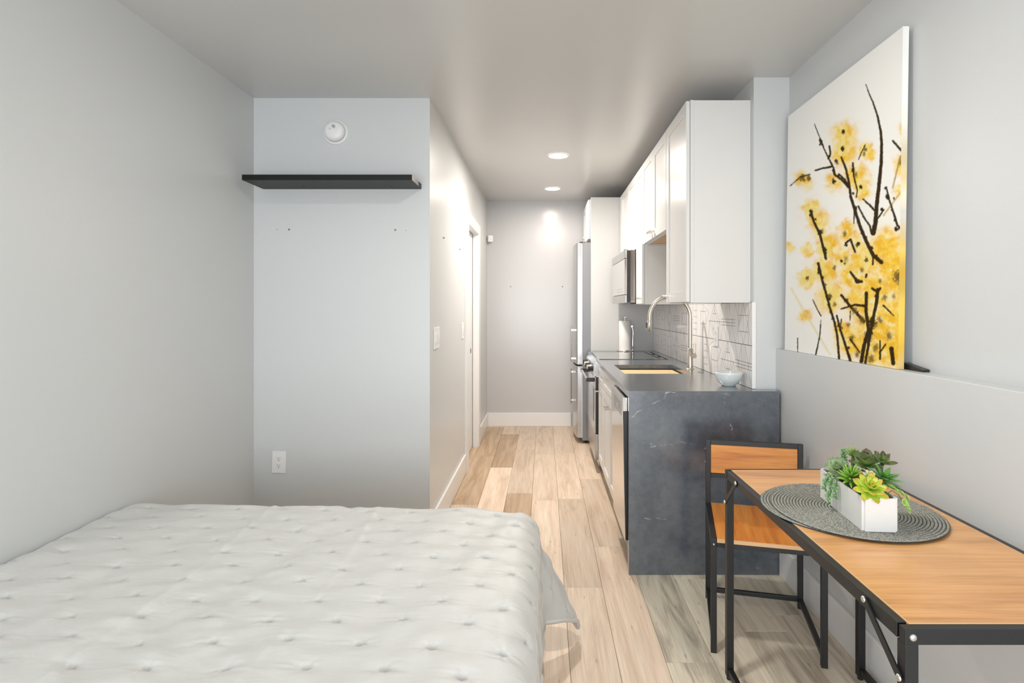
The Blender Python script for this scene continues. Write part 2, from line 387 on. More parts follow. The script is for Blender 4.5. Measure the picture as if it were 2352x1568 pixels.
# floor: sub floor and planks
floor = struct('floor', MB().box(XL - .1, XR + .1, YREAR - .1, YBK + .1, -.06, -.006), 'dark_wood', 'wood plank floor, warm tan in the passage and tinted greyer under the table to mimic cool daylight')
PW, PL = .18, 1.22
def plank_mesh(L):
    b = MB().box(-PW / 2 + .0006, PW / 2 - .0006, 0, L - .0012, -.008, 0, bev=.0012)
    return b
pcache = {}
x0 = .095 - PW * 10
starts = {10: 3.86, 11: 4.31, 9: 5.05, 8: 3.98, 12: 3.30, 7: 4.62, 6: 3.75, 13: 2.72, 14: 3.5, 15: 2.4, 16: 3.1}
for i in range(18):
    xa = x0 + i * PW; xc = xa + PW / 2
    if xa > XRL: continue
    ph = starts.get(i, 3.0 + .37 * i) % PL
    yy = YREAR - PL + ph + (PL if ph < 0 else 0)
    yy = ph - 3 * PL
    j = 0
    while yy < YBK:
        ya = max(yy, YREAR); yb = min(yy + PL, YBK)
        if yb - ya > .03 and not (xc < XH - .12 and ya > YB):
            key = round(yb - ya, 4)
            rr = random.random()
            mk = 'plank' if rr < .78 else 'plank_dark'
            if xa < -.26 and yy > 2.6: mk = 'plank_dark' if rr < .6 else 'plank'
            if xa > .44 and ya < 2.8: mk = 'plank_daylit'
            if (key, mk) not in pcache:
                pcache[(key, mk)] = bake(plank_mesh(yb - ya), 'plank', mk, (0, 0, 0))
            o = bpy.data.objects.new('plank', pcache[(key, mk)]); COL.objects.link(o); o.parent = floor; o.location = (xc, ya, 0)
            o['kind'] = 'structure'
        yy += PL; j += 1

# ------------------------------------------------------------------ recessed ceiling lights
for (px, D, lb, pw_, col_) in ((.108, 4.31, 'round recessed downlight in the passage ceiling, the nearer and larger of the two', 22, (1.0, .91, .82)),
                    (.082, 5.54, 'round recessed downlight in the passage ceiling, the farther one by the end wall', 5, (1.0, .90, .82)),
                    (.05, 1.60, 'added unseen downlight above the right edge of the bed, for fill light', 9, (1.0, .97, .92))):  # unseen fitting and lamp, added as fill for the bedroom side
    z = zc(D)
    t = thing('ceiling_downlight', (px, D, z), lb, 'ceiling light', 'recessed ceiling downlights')
    part('trim_ring', MB().lathe([(.068, -.004), (.072, -.010), (.082, -.008), (.090, -.001), (.090, .004)], (px, D, z), 'Z', 40), 'trim', t)
    part('diffuser', MB().lathe([(0, -.0035), (.04, -.0037), (.068, -.0040), (.070, .002)], (px, D, z), 'Z', 40), 'lens', t)
    l = bpy.data.lights.new('downlight_lamp', 'AREA'); l.shape = 'DISK'; l.size = .13; l.energy = pw_; l.color = col_
    lo = bpy.data.objects.new('downlight_lamp', l); COL.objects.link(lo); lo.parent = t; lo.location = (0, 0, -.03); lo['kind'] = 'helper'

# ------------------------------------------------------------------ things on the middle wall
t = thing('floating_shelf', (-1.13, YB - .11, 1.985), 'black floating wall shelf above the bed', 'shelf')
part('shelf_board', MB().box(-1.571, -.687, 2.895, YB - .0005, 1.986, 2.015, bev=.0012), 'black_shelf', t)
for x in (-1.315, -.835):
    part('screw_cap', MB().lathe([(0, -.0015), (.005, -.0015), (.006, .001)], (x, YB - .07, 1.986), 'Z', 14), 'dark_hole', t)

cx, cz = (771 - 1250) * YB / F, H + (707 - 304) * YB / F
t = thing('smoke_detector', (cx, YB, cz - .07), 'round white smoke alarm on the wall above the shelf', 'smoke alarm')
part('mounting_plate', MB().lathe([(0, -.010), (.052, -.010), (.058, -.006), (.064, -.010), (.0695, -.006), (.0705, -.0003)], (cx, YB, cz), 'Y', 56), 'plastic', t)
body = part('alarm_body', MB().lathe([(0, -.044), (.022, -.0435), (.038, -.041), (.050, -.035), (.0565, -.025), (.0575, -.0155), (.056, -.0135)], (cx, YB, cz), 'Y', 56), 'plastic', t)
part('shadow_gap', MB().lathe([(.0545, -.0135), (.0545, -.0095)], (cx, YB, cz), 'Y', 56), 'dark_hole', t)
mb = MB()
for i in range(-3, 4):
    L = .010 * math.sqrt(max(.05, 1 - (i / 3.6) ** 2))
    o = Vector((cx + .004, YB - .0442, cz + .020)); d = Vector((math.cos(.9), 0, math.sin(.9))); n_ = Vector((-d.z, 0, d.x))
    mb.bar(o + n_ * i * .0031 - d * L, o + n_ * i * .0031 + d * L, .0011, .0012, up=(0, 1, 0))
part('speaker_grille', mb, 'greyprint', body)
part('test_button', MB().lathe([(0, -.0445), (.007, -.0445), (.0085, -.043), (.0085, -.036)], (cx + .026, YB, cz + .010), 'Y', 24), 'plastic', body)
mb = MB()
pts = [(cx - .014 + .060 * math.cos(a) * 1.0 + .052, YB - .0415 + .00, cz + .058 + .060 * math.sin(a)) for a in np.linspace(math.radians(188), math.radians(262), 16)]
pts = [(x, YB - (.0445 - .0125 * ((x - cx) ** 2 + (z - cz) ** 2) / .0022 * .6 + .0002), z) for x, y, z in pts]
mb.tube(pts, .0014, 6)
part('raised_seam', mb, 'plastic', body)
mb = MB()
mb.box(cx - .031, cx - .026, YB - .0415, YB - .0395, cz + .001, cz + .006)
for k, (x, z, wd, hh) in enumerate([(-.020, .003, .0012, .012), (-.0165, .002, .001, .010), (-.013, .004, .001, .008), (-.022, -.006, .001, .006), (-.0405, .008, .002, .002), (-.037, .009, .002, .0015)]):
    yy = .0445 - .0125 * (x * x + z * z) / .0022 * .6 + .0006
    mb.box(cx + x, cx + x + wd, YB - yy, YB - yy + .002, cz + z, cz + z + hh)
part('printed_marks', mb, 'greyprint', body)
part('release_tab', MB().box(cx - .030, cx - .025, YB - .020, YB - .009, cz - .052, cz - .047, bev=.001), 'plastic', t)

def outlet(name, c, nrm, wdt, hgt, lb, cat='outlet', kind='duplex', tilt=0.0, horizontal=None):
    """wall plate at c facing nrm ('-Y' or '+X' or '-X')"""
    t = thing(name, c, lb, cat)
    c = Vector(c)
    def P(u, v, d):                       # u right as seen, v up, d out of the wall
        u, v = u * math.cos(tilt) - v * math.sin(tilt), u * math.sin(tilt) + v * math.cos(tilt)
        if nrm == '-Y': return Vector((c.x + u, c.y - d, c.z + v))
        if nrm == '+X': return Vector((c.x + d, c.y + u, c.z + v))
        return Vector((c.x - d, c.y - u, c.z + v))
    def B(u0, u1, v0, v1, d0, d1, bev=0):
        q = MB().box(u0, u1, -d1, -d0, v0, v1, bev=bev)
        q.v = [tuple(P(a, cc, -b)) for a, b, cc in q.v]
        return q
    part('plate', B(-wdt / 2, wdt / 2, -hgt / 2, hgt / 2, .0004, .006, .0018), 'plastic', t)
    if kind == 'duplex':
        for v in (.0195, -.0195):
            q = MB(); n = 28; ring = []
            for k in range(n):
                g = 2 * math.pi * k / n; ring.append((.0165 * math.cos(g), max(-.0135, min(.0135, .0165 * math.sin(g)))))
            vs = [tuple(P(a, b + v, .0062)) for a, b in ring] + [tuple(P(a, b + v, .0075)) for a, b in ring]
            q.add(vs, [tuple(range(n, 2 * n))] + [(k, (k + 1) % n, n + (k + 1) % n, n + k) for k in range(n)])
            s_ = part('socket', q, 'plastic', t)
            h_ = B(-.0072, -.0052, v - .001, v + .0075, .0073, .0079)
            h2 = B(.0050, .0068, v - .0, v + .0065, .0073, .0079); h_.add(h2.v, h2.f)
            h3 = B(-.0022, .0022, v - .0100, v - .0055, .0073, .0079); h_.add(h3.v, h3.f)
            part('slots', h_, 'dark_hole', s_)
    else:
        k = kind
        for i in range(k):
            u = (i - (k - 1) / 2) * .046
            part('rocker', B(u - .0165, u + .0165, -.033, .033, .0055, .0085, .001), 'plastic', t)
            part('toggle', B(u - .006, u + .006, -.022, .022, .0080, .0125, .0015), 'plastic', t)
    return t
outlet('wall_outlet', ((641.5 - 1250) * YB / F, YB, H - (1060.5 - 707) * YB / F), '-Y', .078, .122, 'white duplex outlet low on the wall behind the bed', tilt=math.radians(-1.5))
outlet('light_switch', (XH, 3.30, 1.145), '+X', .16, .127, 'wide white light switch plate at the near end of the passage wall', 'light switch', 3)
outlet('light_switch', (XH, 4.35, 1.143), '+X', .116, .122, 'white light switch plate beside the door casing', 'light switch', 2)
outlet('wall_outlet', (XK - .0085, 3.42, 1.15), '-X', .075, .122, 'white outlet on the patterned tile backsplash')

# screw holes and anchors left in the walls
def anchor(p, nrm, r, lb, group='screws and anchors left in the walls'):
    mb = MB()
    if nrm == 'Y': mb.lathe([(0, -.004), (r * .6, -.0035), (r, -.0012), (r, .0)], p, 'Y', 12)
    else: mb.lathe([(0, .010), (r * .6, .0098), (r * .7, .003), (r, .002), (r, 0)], p, 'X', 12)
    single('wall_screw', mb, 'greyprint', lb, 'screw', group)
def wy(px, py, D): return ((px - 1250) * D / F, D, H + (707 - py) * D / F)
anchor(wy(637, 527, YB), 'Y', .0022, 'tiny screw in the wall below the shelf, farthest left')
anchor(wy(664, 527, YB), 'Y', .0060, 'plastic wall anchor below the left part of the black shelf')
anchor(wy(908, 528, YB), 'Y', .0055, 'dark wall anchor below the right part of the black shelf')
anchor(wy(933, 529, YB), 'Y', .0022, 'tiny screw in the wall below the shelf, farthest right')
anchor(wy(1173, 658, YBK), 'Y', .007, 'small screw in the end wall, the left one')
anchor(wy(1292, 658, YBK), 'Y', .007, 'small screw in the end wall, the one near the fridge')
anchor((XH, 3.53, H + 161 * 3.53 / F), 'X', .006, 'small screw in the passage wall above the near light switch')
anchor((XH, 4.20, H + 135 * 4.20 / F), 'X', .006, 'small screw in the passage wall near the door casing')

# motion sensor
t = thing('motion_sensor', wy(1126, 556, YBK), 'small white motion sensor in the corner at the end of the passage', 'sensor')
c = Vector(wy(1126, 548, YBK - .05)); rz = Matrix.Rotation(math.radians(28), 4, 'Z')
mt = Matrix.Translation(c) @ rz
part('sensor_body', MB().box(-.030, .030, -.018, .018, -.037, .037, bev=.007, mat=mt), 'plastic', t)
part('sensor_lens', MB().box(-.019, .019, -.0215, -.017, -.006, .024, bev=.003, mat=mt), 'paper', t)
part('bracket', MB().box(-.014, .008, .016, .050, -.012, .012, mat=mt), 'plastic', t)

# ------------------------------------------------------------------ kitchen
def shaker(mb, xf, y0, y1, z0, z1, th=.019, rail=.057, rec=.007):
    """panel door with raised frame; front face at xf facing -X"""
    r = min(rail, (y1 - y0) * .28, (z1 - z0) * .30)
    mb.box(xf, xf + th, y0, y0 + r, z0, z1, bev=.0012).box(xf, xf + th, y1 - r, y1, z0, z1, bev=.0012)
    mb.box(xf, xf + th, y0 + r, y1 - r, z0, z0 + r, bev=.0012).box(xf, xf + th, y0 + r, y1 - r, z1 - r, z1, bev=.0012)
    mb.box(xf + rec, xf + th - .002, y0 + r - .004, y1 - r + .004, z0 + r - .004, z1 - r + .004)
    return mb
def tknob(parent, x, y, z, along='Y', L=.046):
    """small T bar pull standing off a face at x"""
    mb = MB().box(x - .026, x, y - .006, y + .006, z - .005, z + .005, bev=.001)
    if along == 'Y': mb.box(x - .034, x - .024, y - L / 2, y + L / 2, z - .006, z + .006, bev=.0012)
    else: mb.box(x - .034, x - .024, y - .006, y + .006, z - L / 2, z + L / 2, bev=.0012)
    part('handle', mb, 'nickel', parent)
def door_part(parent, xf, y0, y1, z0, z1, hy=None, hz=None, along='Y', name='door'):
    d = part(name, shaker(MB(), xf, y0, y1, z0, z1), 'cab', parent)
    if hy is not None: tknob(d, xf, hy, hz, along)
    return d
XF = .7536          # carcass front of the wall cabinets
XD = .733           # their door fronts
ZB, ZTT = 1.349, 2.394
def wall_cab(y0, y1, z0, z1, doors, lb, hz=None, hys=None, xr=XK, xf=XF, xd=XD):
    t = thing('wall_cabinet', ((xf + xr) / 2, (y0 + y1) / 2, z0), lb, 'cabinet', 'white wall cabinets')
    part('cabinet_body', MB().box(xf + .019, xr - .001, y0 + .0035, y1 - .001, z0 + .012, z1 - .001), 'cab', t)
    part('face_frame', MB().box(xf, xf + .019, y0 + .001, y1 - .001, z0, z1, bev=.001), 'cab', t)
    mb = MB().box(xf + .019, xr - .004, y0 + .018, y1 - .016, z0 + .006, z0 + .012)
    part('cabinet_bottom', mb, 'cab_in', t, 'bare wood underside')
    part('side_skirt', MB().box(xf + .019, xr - .002, y0 + .004, y0 + .018, z0, z0 + .012), 'cab', t)
    part('side_skirt', MB().box(xf + .019, xr - .002, y1 - .016, y1 - .001, z0, z0 + .012), 'cab', t)
    for k, (a, b) in enumerate(doors):
        hy = hys[k] if hys else None
        door_part(t, xd, a, b, z0 + .004, z1 - .004, hy, hz)
    return t
wall_cab(2.872, 3.352, ZB, ZTT, [(2.878, 3.346)], 'tall white wall cabinet nearest the bed, with a plain side panel', ZB + .045, [3.315])
wall_cab(3.354, 4.168, 1.79, ZTT, [(3.358, 3.758), (3.762, 4.164)], 'short white two-door wall cabinet above the sink', 1.835, [3.72, 3.80])
wall_cab(4.172, 4.448, ZB, ZTT, [(4.176, 4.444)], 'narrow white wall cabinet between the sink and the microwave', ZB + .045, [4.20])
wall_cab(4.452, 5.268, 1.79, ZTT, [(4.456, 4.858), (4.862, 5.264)], 'white two-door wall cabinet above the microwave', 1.83, [4.83, 4.89])
wall_cab(5.272, 5.396, ZB, ZTT, [(5.276, 5.392)], 'very narrow white wall cabinet beyond the microwave', ZB + .045, [5.30])
# fridge end panel and cabinet above the fridge
XP = .4516
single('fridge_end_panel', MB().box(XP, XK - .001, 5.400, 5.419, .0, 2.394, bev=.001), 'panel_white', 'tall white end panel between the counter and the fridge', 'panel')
t = wall_cab(5.421, 6.20, 2.00, 2.394, [(5.50, 5.82), (5.826, 6.16)], 'white cabinet mounted above the fridge', 2.05, [5.79, 5.86], xf=XP + .003, xd=XP - .018)

# microwave
t = thing('microwave', (.85, 4.86, 1.358), 'over-the-range microwave under the wall cabinet, mirrored steel door', 'microwave')
part('casing', MB().box(.688, XK - .001, 4.462, 5.256, 1.362, 1.786, bev=.003), ['steel_black'], t, 'shiny dark steel casing')
part('vent_grille', MB().box(.70, 1.0, 4.50, 5.22, 1.3575, 1.3615), 'black_plastic', t)
d = part('door', MB().box(.642, .662, 4.455, 5.262, 1.430, 1.716, bev=.003), 'steel_dw', t, 'mirror-like window door')
part('top_band', MB().box(.642, .662, 4.455, 5.262, 1.719, 1.786, bev=.003), 'steel', t)
part('bottom_band', MB().box(.642, .662, 4.455, 5.262, 1.362, 1.427, bev=.003), 'steel', t)
part('door_seal', MB().box(.662, .688, 4.460, 5.257, 1.366, 1.783), 'black_plastic', t)
mb = MB()
for r_ in range(2):
    for k in range(6): mb.box(.6412, .6422, 4.60 + k * .055, 4.625 + k * .055 , 1.455 + r_ * .022, 1.459 + r_ * .022)
part('button_marks', mb, 'greyprint', d, kind='stuff')

# countertop with sink cut-out and waterfall end
ZC, TH = .910, .030
SX0, SX1, SY0, SY1 = .505, .928, 3.492, 4.040
CX0 = .416
t = thing('countertop', (.74, 3.9, ZC - TH), 'dark grey quartz countertop with a waterfall end panel facing the table', 'countertop')
mb = MB()
ya, yb = 2.7905, 4.448
mb.box(CX0, XK - .0012, ya, SY0, ZC - TH, ZC).box(CX0, SX0, SY0, SY1, ZC - TH, ZC).box(SX1, XK - .0012, SY0, SY1, ZC - TH, ZC).box(CX0, XK - .0012, SY1, yb, ZC - TH, ZC)
mb.box(XK - .0012, 1.172, ya, YC - .0008, ZC - TH, ZC)
mb.box(.992, XK - .0012, yb, 5.214, ZC - TH, ZC)
mb.box(CX0, XK - .0012, 5.214, 5.399, ZC - TH, ZC)
part('slab', mb, 'stone', t)
# waterfall panel: dense front grid carrying the pale veins as a colour attribute
def seg_dist(px, py, a, b):
    ax, ay = a; bx, by = b; dx, dy = bx - ax, by - ay
    tt = np.clip(((px - ax) * dx + (py - ay) * dy) / (dx * dx + dy * dy + 1e-9), 0, 1)
    return np.hypot(px - (ax + tt * dx), py - (ay + tt * dy)), tt
def vnoise(x, y, seed):
    """smooth value noise in 0..1"""
    xi = np.floor(x).astype(int); yi = np.floor(y).astype(int); fx = x - xi; fy = y - yi
    fx = fx * fx * (3 - 2 * fx); fy = fy * fy * (3 - 2 * fy)
    def h(a, b):
        n = (a * 374761393 + b * 668265263 + seed * 974711) & 0x7fffffff
        n = ((n ^ (n >> 13)) * 1274126177) & 0x7fffffff
        return ((n ^ (n >> 16)) & 0xffff) / 65535.0
    return (h(xi, yi) * (1 - fx) + h(xi + 1, yi) * fx) * (1 - fy) + (h(xi, yi + 1) * (1 - fx) + h(xi + 1, yi + 1) * fx) * fy
WFX0, WFX1, WFY = .419, 1.1655, 2.7605
nx, nz = 340, 400
gx = np.linspace(WFX0, WFX1, nx + 1); gz = np.linspace(0.001, ZC, nz + 1)
GX, GZ = np.meshgrid(gx, gz)
PX = 1250 + GX * F / WFY; PY = 707 + (H - GZ) * F / WFY
PXd = PX + (vnoise(PX / 9, PY / 9, 3) - .5) * 9; PYd = PY + (vnoise(PX / 9, PY / 9, 4) - .5) * 9
V = np.zeros_like(PX)
veins = [([(1449, 962), (1475, 940), (1505, 922), (1530, 905), (1548, 899)], 1.2), ([(1505, 925), (1540, 908)], .8),
         ([(1662, 915), (1668, 935), (1675, 962), (1682, 985), (1681, 1002)], 1.1), ([(1664, 903), (1676, 906)], .7),
         ([(1768, 905), (1785, 930)], .6), ([(1448, 1015), (1490, 1022), (1530, 1021), (1560, 1016), (1590, 1019)], 1.1),
         ([(1479, 1190), (1500, 1192), (1530, 1189)], 1.0), ([(1741, 1300), (1746, 1310)], 1.0), ([(1752, 1140), (1760, 1160)], .6)]
for pts, s_ in veins:
    for a, b in zip(pts[:-1], pts[1:]):
        dd, _ = seg_dist(PXd, PYd, a, b); V = np.maximum(V, s_ * np.exp(-(dd / .8) ** 2))
V *= .35 + .65 * (vnoise(PX / 6, PY / 6, 9) > .35)
V = np.clip(V + (vnoise(PX / 2.2, PY / 2.2, 21) > .9985) * .5, 0, 1.4)
vs = [(float(x), WFY, float(z)) for z in gz for x in gx]
fs = [(j * (nx + 1) + i, j * (nx + 1) + i + 1, (j + 1) * (nx + 1) + i + 1, (j + 1) * (nx + 1) + i) for j in range(nz) for i in range(nx)]
mb = MB().add(vs, fs)
b0 = [(WFX0, WFY, .001), (WFX1, WFY, .001), (WFX1, WFY, ZC), (WFX0, WFY, ZC)]; b1 = [(x, WFY + .030, z) for x, y, z in b0]
mb.add(b0 + b1, [(7, 6, 5, 4)[::-1], (0, 4, 5, 1), (1, 5, 6, 2), (2, 6, 7, 3), (3, 7, 4, 0)])
wf = part('waterfall_panel', mb, 'stone', t)
at = wf.data.attributes.new('vein', 'FLOAT', 'POINT'); arr = np.zeros(len(wf.data.vertices), dtype=np.float32); arr[:V.size] = V.ravel(); at.data.foreach_set('value', arr)
# undermount sink
t = thing('kitchen_sink', ((SX0 + SX1) / 2, (SY0 + SY1) / 2, ZC - TH - .22), 'charcoal undermount sink cut into the counter', 'sink')
mb = MB(); a = .012
z0_, z1_ = ZC - TH - .22, ZC - TH - .0008
mb.box(SX0 - a, SX0, SY0 - a, SY1 + a, z0_, z1_).box(SX1, SX1 + a, SY0 - a, SY1 + a, z0_, z1_).box(SX0, SX1, SY0 - a, SY0, z0_, z1_).box(SX0, SX1, SY1, SY1 + a, z0_, z1_).box(SX0, SX1, SY0, SY1, z0_ - .012, z0_)
mb.box(SX0, SX0 + .008, SY0, SY1, z1_ - .03, z1_ - .02).box(SX1 - .008, SX1, SY0, SY1, z1_ - .03, z1_ - .02)
part('basin', mb, 'sink', t)
part('drain', MB().lathe([(0, .004), (.03, .003), (.045, .004), (.045, 0)], (.72, 3.77, z0_), 'Z', 28), 'chrome', t)
t = thing('cutting_board', (.70, 3.86, .860), 'light bamboo cutting board lying across the sink opening', 'cutting board')
part('board', MB().box(SX0 + .001, SX1 - .012, 3.70, 3.985, z1_ - .0195, z1_ + .0005, bev=.002), 'bamboo', t)
part('finger_hole', MB().lathe([(0, .0006), (.012, .0006), (.013, 0)], (.862, 3.80, z1_ + .0007), 'Z', 20), 'cab_in', t)

# faucet
fx, fy = .986, 3.767
t = thing('kitchen_faucet', (fx, fy, ZC), 'tall brushed nickel gooseneck faucet behind the sink', 'faucet')
part('base_flange', MB().lathe([(0, .006), (.024, .006), (.027, .004), (.028, 0)], (fx, fy, ZC + .0002), 'Z', 32), 'nickel', t)
part('faucet_body', MB().lathe([(.0195, .005), (.0195, .135), (.0165, .139), (0, .139)], (fx, fy, ZC), 'Z', 28), 'nickel', t)
R = .137; zc0 = 1.262; mb = MB()
pts = [(fx, fy, ZC + .135), (fx, fy, zc0 - .1), (fx, fy, zc0)] + [(fx - R + R * math.cos(a), fy, zc0 + R * math.sin(a)) for a in np.linspace(.12, math.pi, 22)] + [(fx - 2 * R, fy, zc0 - .02)]
part('spout', mb.tube(pts, .0135, 18), 'nickel', t)
s_ = part('spray_head', MB().tube([(fx - 2 * R, fy, zc0 - .021), (fx - 2 * R - .001, fy, zc0 - .03), (fx - 2 * R - .006, fy, zc0 - .095), (fx - 2 * R - .0065, fy, zc0 - .098)], [.0138, .0155, .0175, .015], 20), 'nickel', t)
part('spray_button', MB().box(fx - 2 * R - .025, fx - 2 * R - .017, fy - .006, fy + .006, zc0 - .075, zc0 - .04, bev=.002), 'black_plastic', s_)
part('handle_hub', MB().tube([(fx + .012, fy - .012, ZC + .092), (fx + .018, fy - .045, ZC + .092)], .0165, 24), 'nickel', t)
part('lever', MB().box(fx + .012, fx + .026, fy - .044, fy - .036, ZC + .092, ZC + .172, bev=.002), 'nickel', t)
single('sink_air_switch', MB().lathe([(0, .006), (.018, .006), (.0215, .004), (.022, 0)], (1.006, 3.587, ZC + .0003), 'Z', 28), 'nickel', 'small round nickel button cover on the counter beside the faucet', 'button')
# bowl
t = single('bowl', MB().lathe([(0, .006), (.028, .006), (.046, .018), (.062, .042), (.069, .068), (.0725, .0745), (.0745, .0735), (.072, .062), (.066, .040), (.052, .017), (.036, .006), (.034, .0), (0, 0)], (.978, 2.955, ZC + .0005), 'Z', 64), 'ceramic', 'pale ceramic bowl on the counter in front of the tiles', 'bowl')
# paper towel holder
px_, py_ = .768, 5.302
t = thing('paper_towel_holder', (px_, py_, ZC), 'chrome paper towel stand at the far end of the counter', 'paper towel holder')
part('base', MB().lathe([(0, .014), (.074, .014), (.080, .010), (.080, 0), (0, 0)], (px_, py_, ZC + .0005), 'Z', 44), 'chrome', t)
part('rod', MB().tube([(px_, py_, ZC + .014), (px_, py_, ZC + .320)], .006, 12).box(px_ - .014, px_ + .014, py_ - .006, py_ + .006, ZC + .318, ZC + .330, bev=.002), 'nickel', t)
part('tension_arm', MB().tube([(px_ + .069, py_ - .02, ZC + .012), (px_ + .069, py_ - .02, ZC + .03), (px_ + .068, py_ - .02, ZC + .036), (px_ + .069, py_ - .02, ZC + .06), (px_ + .070, py_ - .02, ZC + .12), (px_ + .074, py_ - .02, ZC + .17), (px_ + .072, py_ - .02, ZC + .20), (px_ + .062, py_ - .02, ZC + .236)], [.007, .005, .008, .005, .0055, .0055, .0055, .0055], 12)
     .tube([(px_ + .062, py_ - .028, ZC + .238), (px_ + .062, py_ - .012, ZC + .238)], .009, 14), 'chrome', t)
single('paper_towel_roll', MB().lathe([(.018, .0), (.056, .0), (.0565, .004), (.0565, .270), (.055, .274), (.018, .274), (.018, .0)], (px_, py_, ZC + .0150), 'Z', 48), 'paper', 'white paper towel roll on the chrome stand', 'paper towel')

# base cabinets, face plane
XB = .432
def base_cab(y0, y1, lb, cols, drawer=True):
    t = thing('base_cabinet', (.75, (y0 + y1) / 2, 0), lb, 'cabinet', 'white base cabinets')
    top = ZC - TH - .001
    body = MB().box(XB + .020, XK - .002, y0 + .001, y0 + .018, .105, top).box(XB + .020, XK - .002, y1 - .018, y1 - .001, .105, top)
    body.box(XB + .020, XK - .002, y0 + .018, y1 - .018, .105, .123)
    body.box(XB + .020, XB + .036, y0 + .018, y1 - .018, top - .07, top)
    part('cabinet_body', body, 'cab', t)
    part('toe_kick', MB().box(XB + .07, XB + .085, y0 + .001, y1 - .001, .0, .104), 'cab', t)
    for lvl in (y0 + .05, y1 - .05): part('leveling_foot', MB().tube([(XB + .055, lvl, 0), (XB + .055, lvl, .104)], .014, 10), 'black_plastic', t)
    return t
t = base_cab(3.29, 4.095, 'white sink base cabinet with a false drawer front and two doors', 2)
part('false_front', shaker(MB(), XB, 3.294, 4.091, .733, .872, rail=.04), 'cab', t)
door_part(t, XB, 3.294, 3.690, .115, .727, 3.655, .66, 'Y')
door_part(t, XB, 3.695, 4.091, .115, .727, 3.73, .66, 'Y')
t = base_cab(4.099, 4.444, 'narrow white base cabinet with one drawer and one door beside the range', 1)
d = part('drawer', shaker(MB(), XB, 4.103, 4.440, .733, .872, rail=.04), 'cab', t); tknob(d, XB, 4.27, .80)
door_part(t, XB, 4.103, 4.440, .115, .727, 4.40, .665, 'Y')

# dishwasher
t = thing('dishwasher', (.73, 3.04, 0), 'stainless steel dishwasher under the counter next to the dark end panel', 'dishwasher')
part('tub', MB().box(.438, XK - .002, 2.812, 3.270, .10, ZC - TH - .008), 'black_plastic', t, 'black tub')
rot = Matrix.Translation((.409, 0, .16)) @ Matrix.Rotation(math.radians(-1.1), 4, 'Y') @ Matrix.Translation((-.409, 0, -.16))
d = part('door', MB().box(.4065, .4100, 2.808, 3.274, .150, .872, bev=.001, mat=rot).box(.4100, .434, 2.808, 3.274, .802, .870, mat=rot), 'steel_dw', t, 'mirror-like steel door')
part('inner_liner', MB().box(.4102, .436, 2.8085, 3.27, .152, .80, mat=rot), 'black_plastic', t)
cp = part('control_pocket', MB().box(.4048, .4068, 2.86, 3.14, .772, .845, bev=.001, mat=rot), 'steel', d)
part('badge', MB().lathe([(0, -.0018), (.012, -.0018), (.014, 0)], rot @ Vector((.4048, 3.0, .800)), 'X', 20), 'chrome', d)
part('kick_plate', MB().box(.47, .485, 2.812, 3.272, .0, .10), 'steel', t)

# range
RY0, RY1 = 4.452, 5.210
t = thing('range', (.73, 4.83, 0), 'stainless steel slide-in range with black glass cooktop', 'range')
part('range_body', MB().box(.436, .985, RY0, RY1, .06, ZC - .004), 'steel', t)
g = part('cooktop', MB().box(.440, .9895, RY0 + .002, RY1 - .002, ZC - .003, ZC + .004, bev=.001), 'cooktop', t, 'black glass cooktop')
part('cooktop_edge', MB().box(.448, .93, RY1 - .030, RY1 - .018, ZC + .0041, ZC + .0046).box(.925, .935, RY0 + .012, RY1 - .03, ZC + .0041, ZC + .0046), 'dark_hole', t)
mb = MB()
for k in range(2):
    for j in range(4): mb.box(.945 + .008 * (j % 2), .965 + .008 * (j % 2), 4.62 + k * .24 + j * .026, 4.632 + k * .24 + j * .026, ZC + .0041, ZC + .0047)
part('vent_slots', mb, 'dark_hole', t, kind='stuff')
part('rear_vent', MB().box(.972, .984, RY0 + .02, RY1 - .05, ZC + .0041, ZC + .0048), 'dark_hole', t)
# slanted control panel
prof = [(.436, ZC - .006), (.425, ZC - .006), (.396, ZC - .040), (.392, ZC - .135), (.436, ZC - .135)]
vs = [(x, RY0, z) for x, z in prof] + [(x, RY1, z) for x, z in prof]; n = 5
mb = MB().add(vs, [(0, 1, 2, 3, 4)[::-1], (5, 6, 7, 8, 9)] + [(k, (k + 1) % n, n + (k + 1) % n, n + k) for k in range(n)])
cpn = part('control_panel', mb, 'steel', t)
for k in range(5):
    y = RY0 + .09 + k * .145
    part('knob', MB().lathe([(0, -.038), (.016, -.038), (.019, -.034), (.020, -.004), (.026, -.002), (.026, .002)], (.394, y, ZC - .082), 'X', 24), 'chrome' if k % 2 else 'black_plastic', cpn)
od = part('oven_door', MB().box(.405, .412, RY0 + .004, RY1 - .004, .320, ZC - .140, bev=.002).box(.412, .434, RY0 + .004, RY1 - .004, .320, ZC - .140, 1), ['steel_dw', 'black_plastic'], t)
part('oven_window', MB().box(.4028, .4052, RY0 + .10, RY1 - .10, .40, .67, bev=.001), 'black_gloss', od)
hb = part('oven_handle', MB().tube([(.350, RY0 + .045, .745), (.350, RY1 - .045, .745)], .012, 16), 'steel', od)
for y in (RY0 + .035, RY1 - .035): part('handle_end', MB().box(.338, .405, y - .016, y + .016, .730, .760, bev=.005), 'black_plastic', od)
part('storage_drawer', MB().box(.408, .434, RY0 + .004, RY1 - .004, .105, .312, bev=.002), 'steel', t)
part('base_kick', MB().box(.47, .98, RY0 + .01, RY1 - .01, .0, .06), 'black_plastic', t)

